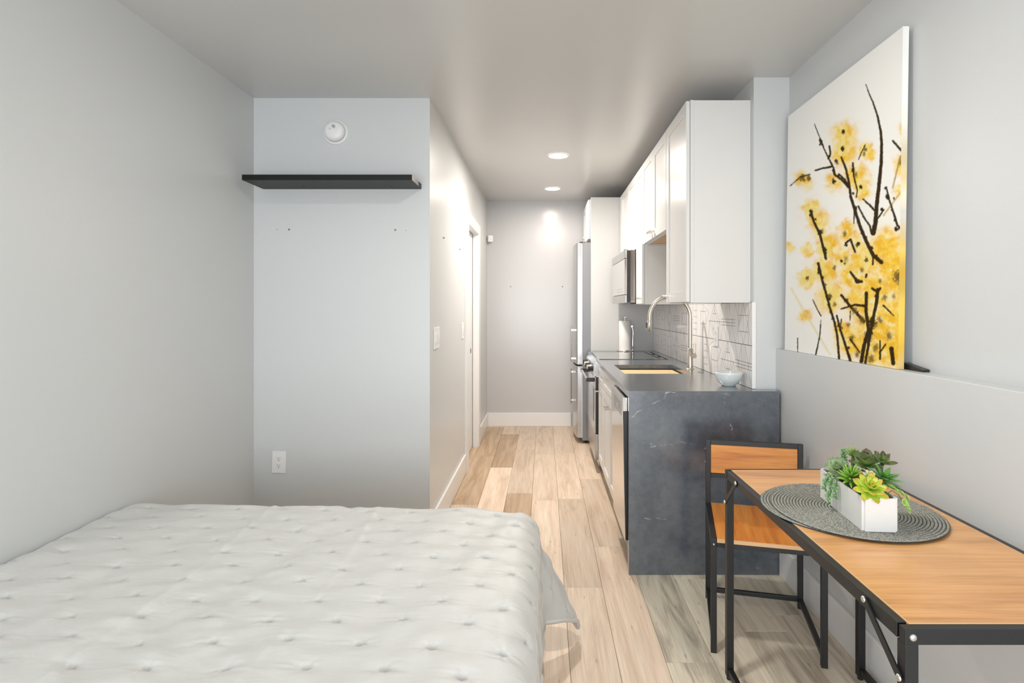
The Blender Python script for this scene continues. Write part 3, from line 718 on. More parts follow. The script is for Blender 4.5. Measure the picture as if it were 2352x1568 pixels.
# fridge
t = thing('fridge', (.70, 5.75, 0), 'tall stainless steel fridge with two bar handles, freezer below', 'refrigerator')
part('fridge_body', MB().box(.372, 1.03, 5.425, 6.075, .03, 1.960, bev=.004), 'steel_dark', t, 'grey side panel')
def fridge_door(z0, z1, name):
    mb = MB(); n = 24; vs = []
    for k in range(n + 1):
        y = 5.427 + k / n * .646; u = (k / n - .5) * 2
        x = .322 - .022 * (1 - u * u)
        if k in (0, n): x = .326
        vs.append((x, y))
    lo = [(x, y, z0) for x, y in vs]; hi = [(x, y, z1) for x, y in vs]
    m_ = n + 1
    mb.add(lo + hi, [(k, k + 1, m_ + k + 1, m_ + k)[::-1] for k in range(n)], 0, True)
    base = lo + [(.364, 6.073, z0), (.364, 5.427, z0)]; top = hi + [(.364, 6.073, z1), (.364, 5.427, z1)]
    q = len(base)
    mb.add(base + top, [tuple(range(q))[::-1] if False else tuple(range(q)), tuple(range(2 * q - 1, q - 1, -1)), (m_ - 1, m_, q + m_, q + m_ - 1), (m_, m_ + 1, q + m_ + 1, q + m_), (m_ + 1, 0, q, q + m_ + 1)])
    return part(name, mb, 'steel', t)
up = fridge_door(.772, 1.955, 'fridge_door'); lw = fridge_door(.060, .755, 'freezer_door')
part('door_seal', MB().box(.364, .372, 5.432, 6.07, .06, .755).box(.364, .372, 5.432, 6.07, .772, 1.95), 'plastic', t, 'pale gasket')
for d, za, zb in ((up, .795, 1.135), (lw, .385, .725)):
    y = 5.50
    mb = MB().tube([(.266, y, za), (.266, y, zb)], .0075, 12)
    part('handle', mb, 'steel', d)
    for zz in (za + .022, zb - .040): part('handle_post', MB().box(.266, .316, y - .009, y + .009, zz, zz + .018, bev=.002), 'chrome', d)
for y in (5.48, 6.02):
    part('foot', MB().tube([(.40, y, 0), (.40, y, .03)], .016, 12), 'black_plastic', t)
part('hinge', MB().box(.362, .39, 5.43, 5.46, .756, .771).box(.345, .40, 5.43, 5.47, 1.956, 1.966), 'black_plastic', t)

# patterned backsplash tiles (part of the kitchen wall)
back = part('tile_backing', MB().box(XK - .0012, XK - .0002, 2.836, 5.398, .9115, ZB + .0), 'grout', wk)
patterns = [
  [((0, .75), (.5, 1)), ((.5, 1), (1, .75)), ((0, .75), (.25, .4)), ((.25, .4), (.75, .4)), ((.75, .4), (1, .75)), ((.25, .4), (.25, 0)), ((.75, .4), (.75, 0)), ((.5, 1), (.5, .78)), ((.25, .78), (.75, .78)), ((.25, .78), (.25, .4)), ((.75, .78), (.75, .4))],
  [((0, 0), (.4, 1)), ((.4, 0), (0, 1)), ((.6, 0), (1, 1)), ((1, 0), (.6, 1)), ((.4, 0), (.4, 1)), ((.6, 0), (.6, 1)), ((.5, 0), (.5, 1)), ((0, .42), (1, .42)), ((0, .58), (1, .58)), ((0, .5), (1, .5))],
  [((.1, 0), (.1, 1)), ((.2, 0), (.2, 1)), ((.1, .2), (.45, .2)), ((.1, .4), (.45, .4)), ((.1, .6), (.45, .6)), ((.1, .8), (.45, .8)), ((.5, 0), (1, 1)), ((.5, 1), (1, 0)), ((.5, 0), (.5, 1)), ((.75, 0), (.75, 1)), ((.5, .5), (1, .5))],
  [((.5, 0), (.1, .5)), ((.1, .5), (.5, 1)), ((.5, 1), (.9, .5)), ((.9, .5), (.5, 0)), ((.5, .15), (.25, .5)), ((.25, .5), (.5, .85)), ((.5, .85), (.75, .5)), ((.75, .5), (.5, .15)), ((0, .5), (1, .5)), ((.5, 0), (.5, 1)), ((0, 0), (0.1, .5)), ((1, 0), (.9, .5)), ((.35, .72), (.65, .72)), ((.35, .28), (.65, .28))],
  [((0, 0), (.5, 1)), ((.5, 1), (1, 0)), ((0, 1), (.5, 0)), ((.5, 0), (1, 1)), ((.2, .0), (.2, 1)), ((.8, 0), (.8, 1)), ((.2, .3), (.8, .3)), ((.2, .7), (.8, .7)), ((.5, .3), (.5, .7))],
]
TW = .2495; TZ = (.9115, 1.1285, ZB - .001)
k = 0
for row in range(2):
    z0_, z1_ = TZ[row] + (.0022 if row else 0), TZ[row + 1] - (.0004 if row else .0012)
    y = 2.838
    i = 0
    while y < 5.39:
        y1_ = min(y + TW - (.0026 if i % 4 == 3 else .0010), 5.397)
        mb = MB().box(XK - .0082, XK - .0013, y, y1_, z0_, z1_, 0)
        pat = patterns[(i * 2 + row * 3 + 1) % 5]
        xf = XK - .0084; hw = .00105
        for (a, b) in pat:
            # clip to short tiles
            L = TW - .0016; Zh = z1_ - z0_
            p = Vector((0, a[0] * L, a[1] * Zh)); q = Vector((0, b[0] * L, b[1] * Zh))
            if max(p.y, q.y) > y1_ - y + 1e-4: continue
            d_ = (q - p); 
            if d_.length < 1e-4: continue
            n_ = Vector((0, -d_.z, d_.y)).normalized() * (hw * (1.25 if abs(d_.z) < 1e-3 else .9))
            o_ = Vector((xf, y, z0_))
            qd = [o_ + p - n_, o_ + p + n_, o_ + q + n_, o_ + q - n_]
            qd = [(v.x, min(max(v.y, y), y1_), min(max(v.z, z0_), z1_)) for v in qd]
            qb = [(v[0] + .0004, v[1], v[2]) for v in qd]
            mb.add(qd + qb, [(0, 1, 2, 3), (7, 6, 5, 4), (0, 4, 5, 1), (1, 5, 6, 2), (2, 6, 7, 3), (3, 7, 4, 0)], 1)
        part('tile', mb, ['tile', 'tile_line'], wk)
        y += TW; i += 1

# ------------------------------------------------------------------ canvas picture on the ledge
CY0, CY1 = 1.880, 2.765; CH = 1.157
CXB, CXT = 1.193, 1.2105; TILT = math.asin((CXT - CXB) / CH); CT = .0205
NU, NV = 420, 560
us = np.linspace(0, 1, NU + 1); vs_ = np.linspace(0, 1, NV + 1)
U, Vv = np.meshgrid(us, vs_)
Yg = CY1 + (CY0 - CY1) * U; Xg = CXB + (CXT - CXB) * Vv; Zg = ZL + .001 + CH * math.cos(TILT) * Vv
PX = 1250 + Xg * F / Yg; PY = 707 - (Zg - H) * F / Yg
QX = (PX - 1760) * 1.913; QY = (PY - 40) * 1.913        # tracing frame of the print
col = np.empty(QX.shape + (3,)); col[:] = (.92, .915, .88)
scale = np.clip(Yg / 2.3, .8, 1.25)
def over(c, a):
    global col
    a = np.clip(a, 0, 1)[..., None]; col = col * (1 - a) + np.array(c) * a
# warm glow clouds (blurred blossom)
clouds = [(345,520,50),(340,600,52),(440,590,34),(400,700,50),(425,760,36),(300,720,34),(165,715,34),(625,500,40),(605,650,45),(200,830,34),(228,900,44),(275,1000,48),(360,940,42),(440,1060,62),(530,1000,70),(560,1090,80),(600,1150,85),(260,1110,55),(180,1145,36),(280,1230,60),(385,1140,62),(335,1050,44),(480,1200,80),(410,1250,66),(560,1300,85),(480,1350,90),(375,1420,66),(560,1450,85),(460,1480,60),(170,1310,26),(105,1010,20),(180,1025,24),(590,760,26),(330,1380,40),(520,1480,60),(620,1350,60)]
wn = (vnoise(QX / 22, QY / 22, 5) - .5) * 26 + (vnoise(QX / 9, QY / 9, 8) - .5) * 10
wn2 = (vnoise(QX / 22, QY / 22, 6) - .5) * 26 + (vnoise(QX / 9, QY / 9, 7) - .5) * 10
glow = np.zeros_like(QX)
for (x, y, r) in clouds:
    d = np.hypot((QX - x + wn), (QY - y + wn2) * .9)
    glow = np.maximum(glow, np.exp(-(d / r) ** 4) * .9) + .10 * np.exp(-(d / (r * 1.5)) ** 2)
tone = .5 * vnoise(QX / 31 + QY / 60, QY / 27 - QX / 50, 11) + .3 * vnoise(QX / 14 - QY / 30, QY / 13 + QX / 33, 12) + .2 * vnoise(QX / 6, QY / 6, 13)
ga = np.clip(glow, 0, 1)
over((.94, .62, .05), ga * .95)
over((.86, .45, .015), ga * np.clip((tone - .50) * 5.0, 0, 1) * .75)
over((.93, .86, .52), ga * np.clip((.44 - tone) * 5.0, 0, 1) * .75)
# petals
def flower(x, y, r, rot, n=5, core=.22, ccol=(.16, .10, .015)):
    for k in range(n):
        g = rot + 2 * math.pi * k / n
        cx_, cy_ = x + .58 * r * math.cos(g) * .72, y + .58 * r * math.sin(g)
        dx, dy = (QX - cx_) / .78, QY - cy_
        a_ = dx * math.cos(g) + dy * math.sin(g); b_ = -dx * math.sin(g) + dy * math.cos(g)
        d = np.hypot(a_ / (r * .5), b_ / (r * .38))
        m_ = 1 / (1 + np.exp((d - 1) * 14)); over((.93, .80, .34) if k % 2 else (.92, .72, .20), m_ * .75)
        rim = np.exp(-((d - 1) / .10) ** 2); over((.82, .58, .12), rim * .30)
    d = np.hypot((QX - x) / .8, QY - y)
    d = d * (1 + .45 * (vnoise(QX / 3.5, QY / 3.5, 31) - .5) * 2)
    over(ccol, 1 / (1 + np.exp((d - r * core) * .9)))
rs = random.Random(5)
for (x, y, r) in clouds * 3:
    g = rs.uniform(0, 6.28); x += rs.uniform(-1, 1) * r * .8; y += rs.uniform(-1, 1) * r * .8; q = rs.uniform(13, 26)
    dx, dy = (QX - x) / .8 + wn * .15, QY - y + wn2 * .15
    a_ = dx * math.cos(g) + dy * math.sin(g); b_ = -dx * math.sin(g) + dy * math.cos(g)
    d = np.hypot(a_ / q, b_ / (q * .62)); sh = rs.choice((4, 9, 16))
    over(rs.choice(((.94, .84, .40), (.93, .66, .10), (.88, .48, .02), (.94, .88, .58), (.80, .42, .01))), rs.uniform(.25, .55) / (1 + np.exp((d - 1) * sh)))
for fl in [(440,1065,46,.3),(278,1225,52,.9),(180,1145,42,.2),(195,850,34,1.2),(255,1020,44,.5),(235,1115,44,0),(415,745,38,.7),(400,1000,40,.1),(338,505,34,.4),(336,575,36,1),(435,580,32,.2),(345,1080,26,.6),(235,945,34,1)]: flower(*fl)
dark = (.034, .019, .001)
def stroke(pts, w0, w1=None, c=dark, soft=1.0, a=1.0):
    w1 = w1 or w0; n = len(pts) - 1; w0 = w0 * 1.45; w1 = w1 * 1.45
    lo = np.full(QX.shape, -1e3)
    for i in range(n):
        d, tt = seg_dist(QX, QY, pts[i], pts[i + 1]); wd = w0 + (w1 - w0) * (i + tt) / n
        wob = (vnoise(QX / 5, QY / 7, 41) - .5) * 2.2
        lo = np.maximum(lo, (wd / 2 + wob - d))
    over(c, a / (1 + np.exp(-lo * 1.6 / soft)))
def blob(x, y, r, soft=1.2, c=dark, a=1.0, ax=.8):
    d = np.hypot((QX - x) / ax, (QY - y)) + (vnoise(QX / 6, QY / 6, 51) - .5) * r * .9
    over(c, a / (1 + np.exp((d - r) * 1.2 / soft)))
stroke([(110,1190),(160,1280),(220,1380),(280,1480)], 5, 5, (.82, .68, .30), 3, .7)
for b in [(580,1140,27,4.5),(605,1200,22,4),(450,1400,22,5),(375,1410,14,4),(470,1345,22,3),(620,560,18,4),(590,635,13,2.5),(160,705,15,2),(186,705,12,2)]: blob(b[0], b[1], b[2], b[3], (.20, .12, .02))
stroke([(590,610),(575,670),(555,750)], 6, 3, (.40, .26, .04), 2)
stroke([(515,870),(548,825),(600,755),(632,730)], 5, 4, (.62, .42, .08), 2)
stroke([(105,740),(150,700),(190,690)], 3, 5, dark, 1.4)
stroke([(438,295),(452,335),(468,370),(488,430),(503,500),(507,560),(505,640),(495,740),(485,830),(480,900),(470,948)], 3, 15)
stroke([(425,798),(455,825),(478,850)], 5, 8)
stroke([(475,900),(500,870),(515,845)], 6, 4)
stroke([(557,543),(585,575),(632,630)], 7, 8)
stroke([(528,745),(540,800),(560,860),(575,910),(600,940),(632,975)], 5, 9)
for b in [(531,787,10),(572,930,11),(510,845,10),(297,720,12),(308,630,8),(338,500,9),(335,577,11),(382,670,10),(560,795,5)]: blob(*b)
stroke([(330,615),(350,665),(362,720),(372,790),(390,850),(415,925),(440,985),(470,1045),(505,1075)], 6, 13)
stroke([(212,468),(232,520),(255,580),(275,620),(295,660),(300,690),(335,715),(362,745)], 2.5, 9)
stroke([(242,545),(236,560)], 8, 5); stroke([(278,565),(282,600),(272,620)], 6, 6)
stroke([(215,672),(250,662),(290,655)], 5, 7); stroke([(320,690),(345,712),(360,740)], 6, 8)
stroke([(380,640),(385,700),(400,760),(395,790)], 6, 4); stroke([(435,560),(415,600),(405,625)], 4, 3)
stroke([(405,830),(430,880),(455,915),(462,950)], 6, 6); stroke([(388,830),(385,905)], 4, 4)
stroke([(195,850),(210,900),(235,950),(250,1010),(262,1060)], 8, 8)
stroke([(228,1080),(245,1150),(262,1210),(278,1270),(300,1340),(312,1400),(320,1500)], 8, 7)
stroke([(310,1310),(325,1370),(345,1430),(370,1510)], 6, 9); stroke([(330,1325),(326,1370)], 4, 4)
stroke([(440,1210),(438,1290),(450,1370),(430,1440),(418,1510)], 10, 12)
stroke([(490,1195),(485,1250),(470,1320),(455,1400),(435,1520)], 11, 8); stroke([(465,1190),(488,1205),(500,1190)], 8, 8)
stroke([(330,1220),(370,1270),(430,1335)], 8, 9); stroke([(330,1280),(390,1262),(435,1268)], 5, 9)
stroke([(515,1265),(560,1310)], 6, 4); stroke([(370,1290),(368,1330)], 4, 3)
stroke([(138,1410),(138,1480)], 3, 3); stroke([(240,1330),(235,1400),(218,1480)], 3, 5); stroke([(205,1240),(228,1290),(240,1310)], 3, 4)
stroke([(500,1420),(500,1500)], 5, 6); stroke([(500,1470),(525,1435)], 5, 4); stroke([(550,1455),(558,1520)], 14, 12); stroke([(370,1415),(410,1470)], 6, 5)
stroke([(370,1118),(400,1160),(418,1160)], 7, 10); stroke([(440,1130),(438,1140)], 8, 6); stroke([(350,990),(370,975),(390,1030)], 7, 7); stroke([(470,1035),(468,1085)], 6, 6)
rs2 = random.Random(3)
for pl_ in ([(195,850),(250,1010),(262,1060)],[(228,1080),(262,1210),(300,1340)],[(350,665),(390,850),(440,985),(505,1075)],[(528,745),(575,910),(625,965)],[(490,1195),(470,1320),(440,1500)],[(438,1220),(445,1380),(420,1500)],[(330,1220),(430,1335)],[(232,520),(295,660),(355,740)],[(310,1310),(370,1500)]):
    for (xa_, ya_), (xb_, yb_) in zip(pl_[:-1], pl_[1:]):
        for q_ in range(4):
            u_ = rs2.random(); blob(xa_ + (xb_ - xa_) * u_ + rs2.uniform(-9, 9), ya_ + (yb_ - ya_) * u_, rs2.uniform(4, 8), 1.1)
for b in [(300,1100,9,2.5),(350,1060,10,3),(390,1290,14,3),(420,1330,16,3.5),(500,1330,13,3.5),(540,1400,16,4),(480,1450,15,4),(400,1480,13,3),(520,1230,12,3),(560,1225,9,3),(360,1350,9,3),(460,1500,16,4),(600,1420,14,4),(310,640,8,2),(395,690,9,2.5),(430,600,8,2),(245,940,9,2),(300,1260,9,2.5),(345,950,10,2.5),(420,1110,9,2.5),(500,1160,9,3)]: blob(b[0], b[1], b[2], b[3], (.14, .075, .006), .85)
for b in [(330,1070,7),(405,995,9),(400,1158,12),(465,1340,16),(350,1000,9),(235,945,11),(255,1020,11),(440,1215,9),(600,1010,6),(232,1105,10),(195,870,9),(415,745,9)]: blob(*b)
mb = MB()
loc = lambda u, v, d: (CXB + (CXT - CXB) * v + d * math.cos(TILT), CY1 + (CY0 - CY1) * u, ZL + .001 + CH * math.cos(TILT) * v + (0 if v > .5 else 0) )
n1 = NU + 1
flat = np.stack([Xg, Yg, Zg], -1).reshape(-1, 3)
fs = [(j * n1 + i, j * n1 + i + 1, (j + 1) * n1 + i + 1, (j + 1) * n1 + i) for j in range(NV) for i in range(NU)]
mb.add([tuple(p) for p in flat.tolist()], [f for f in fs])
nf = len(mb.v)
# wrapped near edge (gallery wrap) and other sides
NS = 10
ev = []; ec = []
kk = np.ones(61) / 61; edgec = np.stack([np.convolve(np.pad(col[:, NU - 12:].mean(1)[:, c_], 30, mode='edge'), kk, 'valid') for c_ in range(3)], -1)
for j in range(NV + 1):
    v = j / NV
    for i in range(NS + 1):
        ev.append(loc(1, v, CT * i / NS)); ec.append(edgec[j])
mb.add(ev, [(j * (NS + 1) + i, j * (NS + 1) + i + 1, (j + 1) * (NS + 1) + i + 1, (j + 1) * (NS + 1) + i) for j in range(NV) for i in range(NS)])
cor = [loc(0, 0, 0), loc(1, 0, 0), loc(1, 0, CT), loc(0, 0, CT), loc(0, 1, 0), loc(1, 1, 0), loc(1, 1, CT), loc(0, 1, CT)]
mb.add(cor, [(0, 1, 2, 3)[::-1], (4, 5, 6, 7), (0, 3, 7, 4)[::-1], (3, 2, 6, 7)])
ct = thing('canvas_picture', (1.205, 2.32, ZL), 'tall canvas print of yellow blossom on dark twigs leaning on the ledge', 'picture')
cv = part('canvas', mb, 'print', ct)
allc = np.ones((len(cv.data.vertices), 4), dtype=np.float32)
allc[:nf, :3] = col.reshape(-1, 3)
allc[nf:nf + len(ev), :3] = np.array(ec)
allc[nf + len(ev):, :3] = (.86, .85, .82)
ca = cv.data.color_attributes.new('print', 'FLOAT_COLOR', 'POINT'); ca.data.foreach_set('color', allc.ravel())
single('picture_stop', MB().add([(1.2235, 1.90, ZL + .0005), (1.2235, 1.80, ZL + .0005), (1.244, 1.80, ZL + .0005), (1.244, 1.90, ZL + .0005), (1.2235, 1.90, ZL + .022), (1.2235, 1.80, ZL + .007), (1.244, 1.80, ZL + .009), (1.244, 1.90, ZL + .022)],
    [(0, 1, 2, 3)[::-1], (4, 5, 6, 7), (0, 1, 5, 4), (1, 2, 6, 5), (2, 3, 7, 6), (3, 0, 4, 7)]), 'black_plastic', 'small black wedge on the ledge behind the near corner of the canvas', 'wedge')

# ------------------------------------------------------------------ bed
t = thing('bed_frame', (-.84, 1.18, 0), 'low dark bed frame under the quilt', 'bed')
part('platform', MB().box(-1.575, -.13, .20, 2.10, .17, .245, bev=.004), 'dark_wood', t)
for x in (-1.52, -.20):
    for y in (.27, 2.03): part('leg', MB().box(x - .03, x + .03, y - .03, y + .03, 0, .17), 'dark_wood', t)
single('mattress', MB().box(-1.575, -.115, .20, 2.12, .246, .508, bev=.05), 'mattress', 'thick white mattress under the quilt', 'mattress')
BZ = .555; xr_, xl_, yf_ = -.110, -1.565, 2.125; Rr = .095
SMAX, TMAX, LMAX = .47, .36, .30
ea = np.concatenate([np.linspace(xl_ - LMAX, xr_ + SMAX, 560)])
eb = np.linspace(.18, yf_ + TMAX, 620)
A, B_ = np.meshgrid(ea, eb)
s = np.maximum(0, A - xr_); sl = np.maximum(0, xl_ - A); tt_ = np.maximum(0, B_ - yf_)
sx = np.where(sl > 0, -sl, s); r = np.hypot(sx, tt_) + 1e-9
dirx, diry = sx / r, tt_ / r
arc = Rr * math.pi / 2; ph = np.clip(r, 0, arc) / Rr; rest = np.maximum(0, r - arc)
corner = np.clip(2 * np.abs(dirx * diry), 0, 1) * np.clip(r / .3, 0, 1) * (sx > 0)
near = np.clip((B_ - 1.75) / .45, 0, 1) ** 2 * (sx > 0)
fl = .02 + .34 * corner ** .8 + .04 * near
fl = np.where(sx < 0, 0.0, fl)
outr = Rr * np.sin(ph) + rest * np.sin(fl)
dz = -(Rr * (1 - np.cos(ph)) + rest * np.cos(fl))
X = np.clip(A, xl_, xr_) + dirx * outr; Y = np.minimum(B_, yf_) + diry * outr
Z = BZ + dz + .010 * corner
# swing the hanging corner towards the passage
X = X + .045 * corner * np.clip(rest / .35, 0, 1); Y = Y - .05 * corner * np.clip(rest / .35, 0, 1)
# quilting relief
TX, TY = .165, .185
def tuft(a, b, ox, oy):
    i = np.round((a - ox) / TX); j = np.round((b - oy) / TY)
    h1 = np.sin(i * 12.9 + j * 78.2) * .5; h2 = np.sin(i * 39.3 + j * 11.1) * .5
    return a - (ox + i * TX) - h1 * .016, b - (oy + j * TY) - h2 * .016, h1
relief = np.zeros_like(A)
wrn = np.zeros_like(A)
for ox, oy in ((-.10, 2.02), (-.10 + TX / 2, 2.02 - TY / 2)):
    dx, dy, hh = tuft(A, B_, ox, oy)
    d = np.hypot(dx, dy)
    cur = dy + .35 * np.abs(dx) - .002
    relief -= .0095 * np.exp(-(d / .0075) ** 2) + .0060 * np.exp(-(np.hypot(dx / 1.5, dy) / .024) ** 2) + .0022 * np.exp(-(cur / .006) ** 2) * np.exp(-(dx / .030) ** 2)
    an = np.arctan2(dy, dx)
    star = np.cos(an * 6 + hh * 9 + 2.2 * vnoise(A * 30, B_ * 30, 61)) * np.exp(-((d - .020) / .016) ** 2)
    wrn += .0005 * star
    rid = vnoise(A * 14 + B_ * 6, B_ * 120, 62) - .5
    wrn += rid * np.exp(-(dy / .022) ** 2) * np.exp(-(dx / .050) ** 2) * .0042
puff = .0030 * np.cos(2 * math.pi * (A + .10) / TX) * np.cos(2 * math.pi * (B_ - 2.02) / TY)
folds = (vnoise(A * 8 - B_ * 2.6, B_ * 1.3, 81) - .5) * .012 + (vnoise(A * 22 - B_ * 6, B_ * 3, 82) - .5) * .004 + (vnoise(A * 14, B_ * 22, 83) - .5) * .0022
mess = np.clip(1 - np.abs(A + .78 - .12 * (B_ - 1.6)) / .42, 0, 1)
folds += mess * ((vnoise(A * 13 + 2 * vnoise(A * 9, B_ * 9, 92), B_ * 19 + 3 * vnoise(A * 7, B_ * 5, 90), 91) - .5) * .010 + (vnoise(A * 28, B_ * 40, 93) - .5) * .0032)
# sharp pressed creases along the bed
for xcr, amp in ((-1.02, .006), (-.62, .004)):
    folds += amp * np.exp(-((A - xcr - .02 * np.sin(B_ * 5)) / .012) ** 2) * (.4 + .6 * vnoise(B_ * 9, A * 0, 95))
hgt = relief * 1.35 + wrn * 1.3 + puff * 1.2 + folds
side = np.clip(rest / .1, 0, 1) * (sx > 0)
hgt = hgt + side * (vnoise(B_ * 16 + A * 6, A * 10, 101) - .5) * .022
# normals of the smooth surface
nzv = np.cos(ph); nxy = np.sin(ph)
Xn = dirx * nxy; Yn = diry * nxy
X = X + Xn * hgt; Y = Y + Yn * hgt; Z = Z + nzv * hgt
# slope of the top: soft crown
Z = Z - .018 * np.clip((A + .42) / (xr_ + .42), 0, 1) ** 2 * (rest < 9)
Z = Z + .014 * np.clip((-.5 - A) / .8, 0, 1)
Xlim = XL + .004
X = np.maximum(X, Xlim + .02 * np.clip((-sx - .1) / .2, 0, 1)); Z = np.maximum(Z, .03)
na, nb = A.shape[1], A.shape[0]
P = np.stack([X, Y, Z], -1).reshape(-1, 3)
idx = np.arange(na * nb).reshape(nb, na)
f4 = np.stack([idx[:-1, :-1], idx[:-1, 1:], idx[1:, 1:], idx[1:, :-1]], -1).reshape(-1, 4)
qm = bpy.data.meshes.new('quilt'); c0 = np.array([-.82, 1.2, .1])
qm.from_pydata((P - c0).tolist(), [], f4.tolist()); qm.materials.append(M['quilt']); qm.polygons.foreach_set('use_smooth', [True] * len(f4)); qm.update()
qo = bpy.data.objects.new('quilt', qm); COL.objects.link(qo); qo.location = c0
sm = qo.modifiers.new('thickness', 'SOLIDIFY'); sm.thickness = .010; sm.offset = -1
tag(qo, 'off-white tufted quilt spread over the bed, its corner hanging at the foot', 'quilt')
# bound hem around the free edge
def hem(ids, name='hem'):
    pts = [tuple(P[i]) for i in ids]
    return pts
ids = list(idx[::6, -1]) + list(idx[-1, ::-6])
mb = MB().tube([tuple(P[i]) for i in ids], .0085, 8)
part('hem', mb, 'quilt', qo)

# ------------------------------------------------------------------ table
TX0, TX1, TY0, TY1, TZ_ = .648, 1.140, 1.000, 2.000, .745
BW = .025
t = thing('dining_table', ((TX0 + TX1) / 2, 1.5, 0), 'narrow table with wood-look top and black metal frame against the right wall', 'table')
part('tabletop', MB().box(TX0 + .0205, TX1 - .0205, TY0 + .0205, TY1 - .0205, TZ_ - .018, TZ_ + .0008, bev=.001), 'table_wood', t)
# pale edge line round the inset top
mb = MB(); e_ = .0018
mb.box(TX0 + .018, TX0 + .0205, TY0 + .018, TY1 - .018, TZ_ - .01, TZ_ + .0010).box(TX1 - .0205, TX1 - .018, TY0 + .018, TY1 - .018, TZ_ - .01, TZ_ + .0010)
mb.box(TX0 + .0205, TX1 - .0205, TY0 + .018, TY0 + .0205, TZ_ - .01, TZ_ + .0010).box(TX0 + .0205, TX1 - .0205, TY1 - .0205, TY1 - .018, TZ_ - .01, TZ_ + .0010)
part('edge_banding', mb, 'edge_wood', t)
rw = .018
for nm, b in (('side_rail', (TX0, TX0 + rw, TY0 + BW, TY1 - BW)), ('side_rail', (TX1 - rw, TX1, TY0 + BW, TY1 - BW)), ('end_rail', (TX0, TX1, TY0, TY0 + rw)), ('end_rail', (TX0, TX1, TY1 - rw, TY1))):
    part(nm, MB().box(b[0], b[1], b[2], b[3], TZ_ - .028, TZ_, bev=.0012), 'black_metal', t)
for x in (TX0 + BW / 2, TX1 - BW / 2):
    for y in (TY0 + BW / 2 + (0), TY1 - BW / 2):
        part('leg', MB().box(x - BW / 2 + .0005, x + BW / 2 - .0005, y - BW / 2 + .0005, y + BW / 2 - .0005, .012, TZ_ - .0285 if False else TZ_ - .028, bev=.0012), 'black_metal', t)
        part('foot', MB().tube([(x, y, 0), (x, y, .012)], .010, 12), 'black_plastic', t)
    part('floor_runner', MB().box(x - .009, x + .009, TY0 + BW, TY1 - BW, .022, .044, bev=.0012), 'black_metal', t)
for x in (TX0 + .003, TX1 - .003):
    for ya_, yb_, za_, zb_ in ((TY1 - .124, TY1 - .012, TZ_ - .013, TZ_ - .115), (TY0 + .124, TY0 + .012, TZ_ - .010, TZ_ - .094)):
        sgn = -1 if x < .9 else 1
        xx = x - sgn * (-.0) + sgn * .005
        xx = TX0 - .0025 if x < .9 else TX1 + .0025
        b_ = part('brace', MB().bar((xx, ya_, za_), (xx, yb_, zb_), .004, .016, bev=.0005), 'black_metal', t)
        for (yy_, zz_) in ((ya_, za_), (yb_, zb_)):
            part('bolt', MB().lathe([(0, -.003 * 1), (.0045, -.003), (.0065, -.001), (.0065, .001)] if x < .9 else [(0, .003), (.0045, .003), (.0065, .001), (.0065, -.001)], (xx + (-.002 if x < .9 else .002), yy_, zz_), 'X', 16), 'bolt', b_)
for x in (TX0 + .014, TX1 - .014):
    part('bolt', MB().lathe([(0, -.003), (.0045, -.003), (.0068, -.001), (.0068, .0005)], (x, TY0, TZ_ - .0145), 'Y', 16), 'bolt', t)

# ------------------------------------------------------------------ chair (behind the table, turned a little)
ang = math.radians(-13.5)
org = Vector((.639 + .0, 2.137, 0))           # front left foot
ux = Vector((math.cos(ang), math.sin(ang), 0)); uy = Vector((-math.sin(ang), math.cos(ang), 0))
CM = Matrix((ux, uy, Vector((0, 0, 1)))).transposed().to_4x4(); CM.translation = org
CWd, CDp, CS = .412, .435, .022
chair = bpy.data.objects.new('dining_chair', None); COL.objects.link(chair); chair.location = org; chair.rotation_euler = (0, 0, ang)
tag(chair, 'dining chair with orange wood-look seat and back in a black metal frame behind the table', 'chair')
def cpart(name, mb, mats, label=None, parent=None):
    c_ = centre(mb); o = bpy.data.objects.new(name, bake(mb, name, mats, c_)); COL.objects.link(o)
    o.parent = parent or chair; o.location = c_ - (parent.location if parent else Vector())
    if label: o['label'] = label
    return o
SZ = .437
for x in (0, CWd - CS):
    cpart('leg', MB().box(x, x + CS, 0, CS, .0, SZ, bev=.0012), 'black_metal')
    cpart('leg', MB().box(x, x + CS, CDp - CS, CDp, .0, SZ - .028, bev=.0012), 'black_metal')
    cpart('back_post', MB().box(x, x + CS, CDp - CS, CDp, SZ - .028, .722, bev=.0012), 'black_metal')
    cpart('side_rail', MB().box(x, x + CS, CS, CDp - CS, SZ - .024, SZ - .002, bev=.0012), 'black_metal')
    cpart('floor_bar', MB().box(x + .002, x + CS - .002, CS, CDp - CS, .028, .048, bev=.0012), 'black_metal')
cpart('front_rail', MB().box(CS, CWd - CS, .004, CS, SZ - .032, SZ - .014, bev=.0012), 'black_metal')
cpart('back_rail', MB().box(CS, CWd - CS, CDp - CS, CDp, SZ - .032, SZ - .014, bev=.0012), 'black_metal')
cpart('stretcher', MB().box(CS, CWd - CS, CDp - CS + .002, CDp - .002, .030, .048, bev=.0012), 'black_metal')
cpart('top_rail', MB().box(CS, CWd - CS, CDp - CS, CDp, .702, .722, bev=.0012), 'black_metal')
cpart('lower_back_rail', MB().box(CS, CWd - CS, CDp - CS, CDp, .553, .571, bev=.0012), 'black_metal')
bk = cpart('backrest', MB().box(CS + .001, CWd - CS - .001, CDp - CS + .004, CDp - .003, .572, .701, bev=.001), 'chair_wood')
st = cpart('seat', MB().box(CS + .001, CWd - CS - .001, .003, CDp - CS - .001, SZ - .013, SZ + .002, bev=.001), 'chair_seat')
cpart('edge_banding', MB().box(CS + .001, CWd - CS - .001, .0015, .003, SZ - .013, SZ + .001), 'edge_wood')
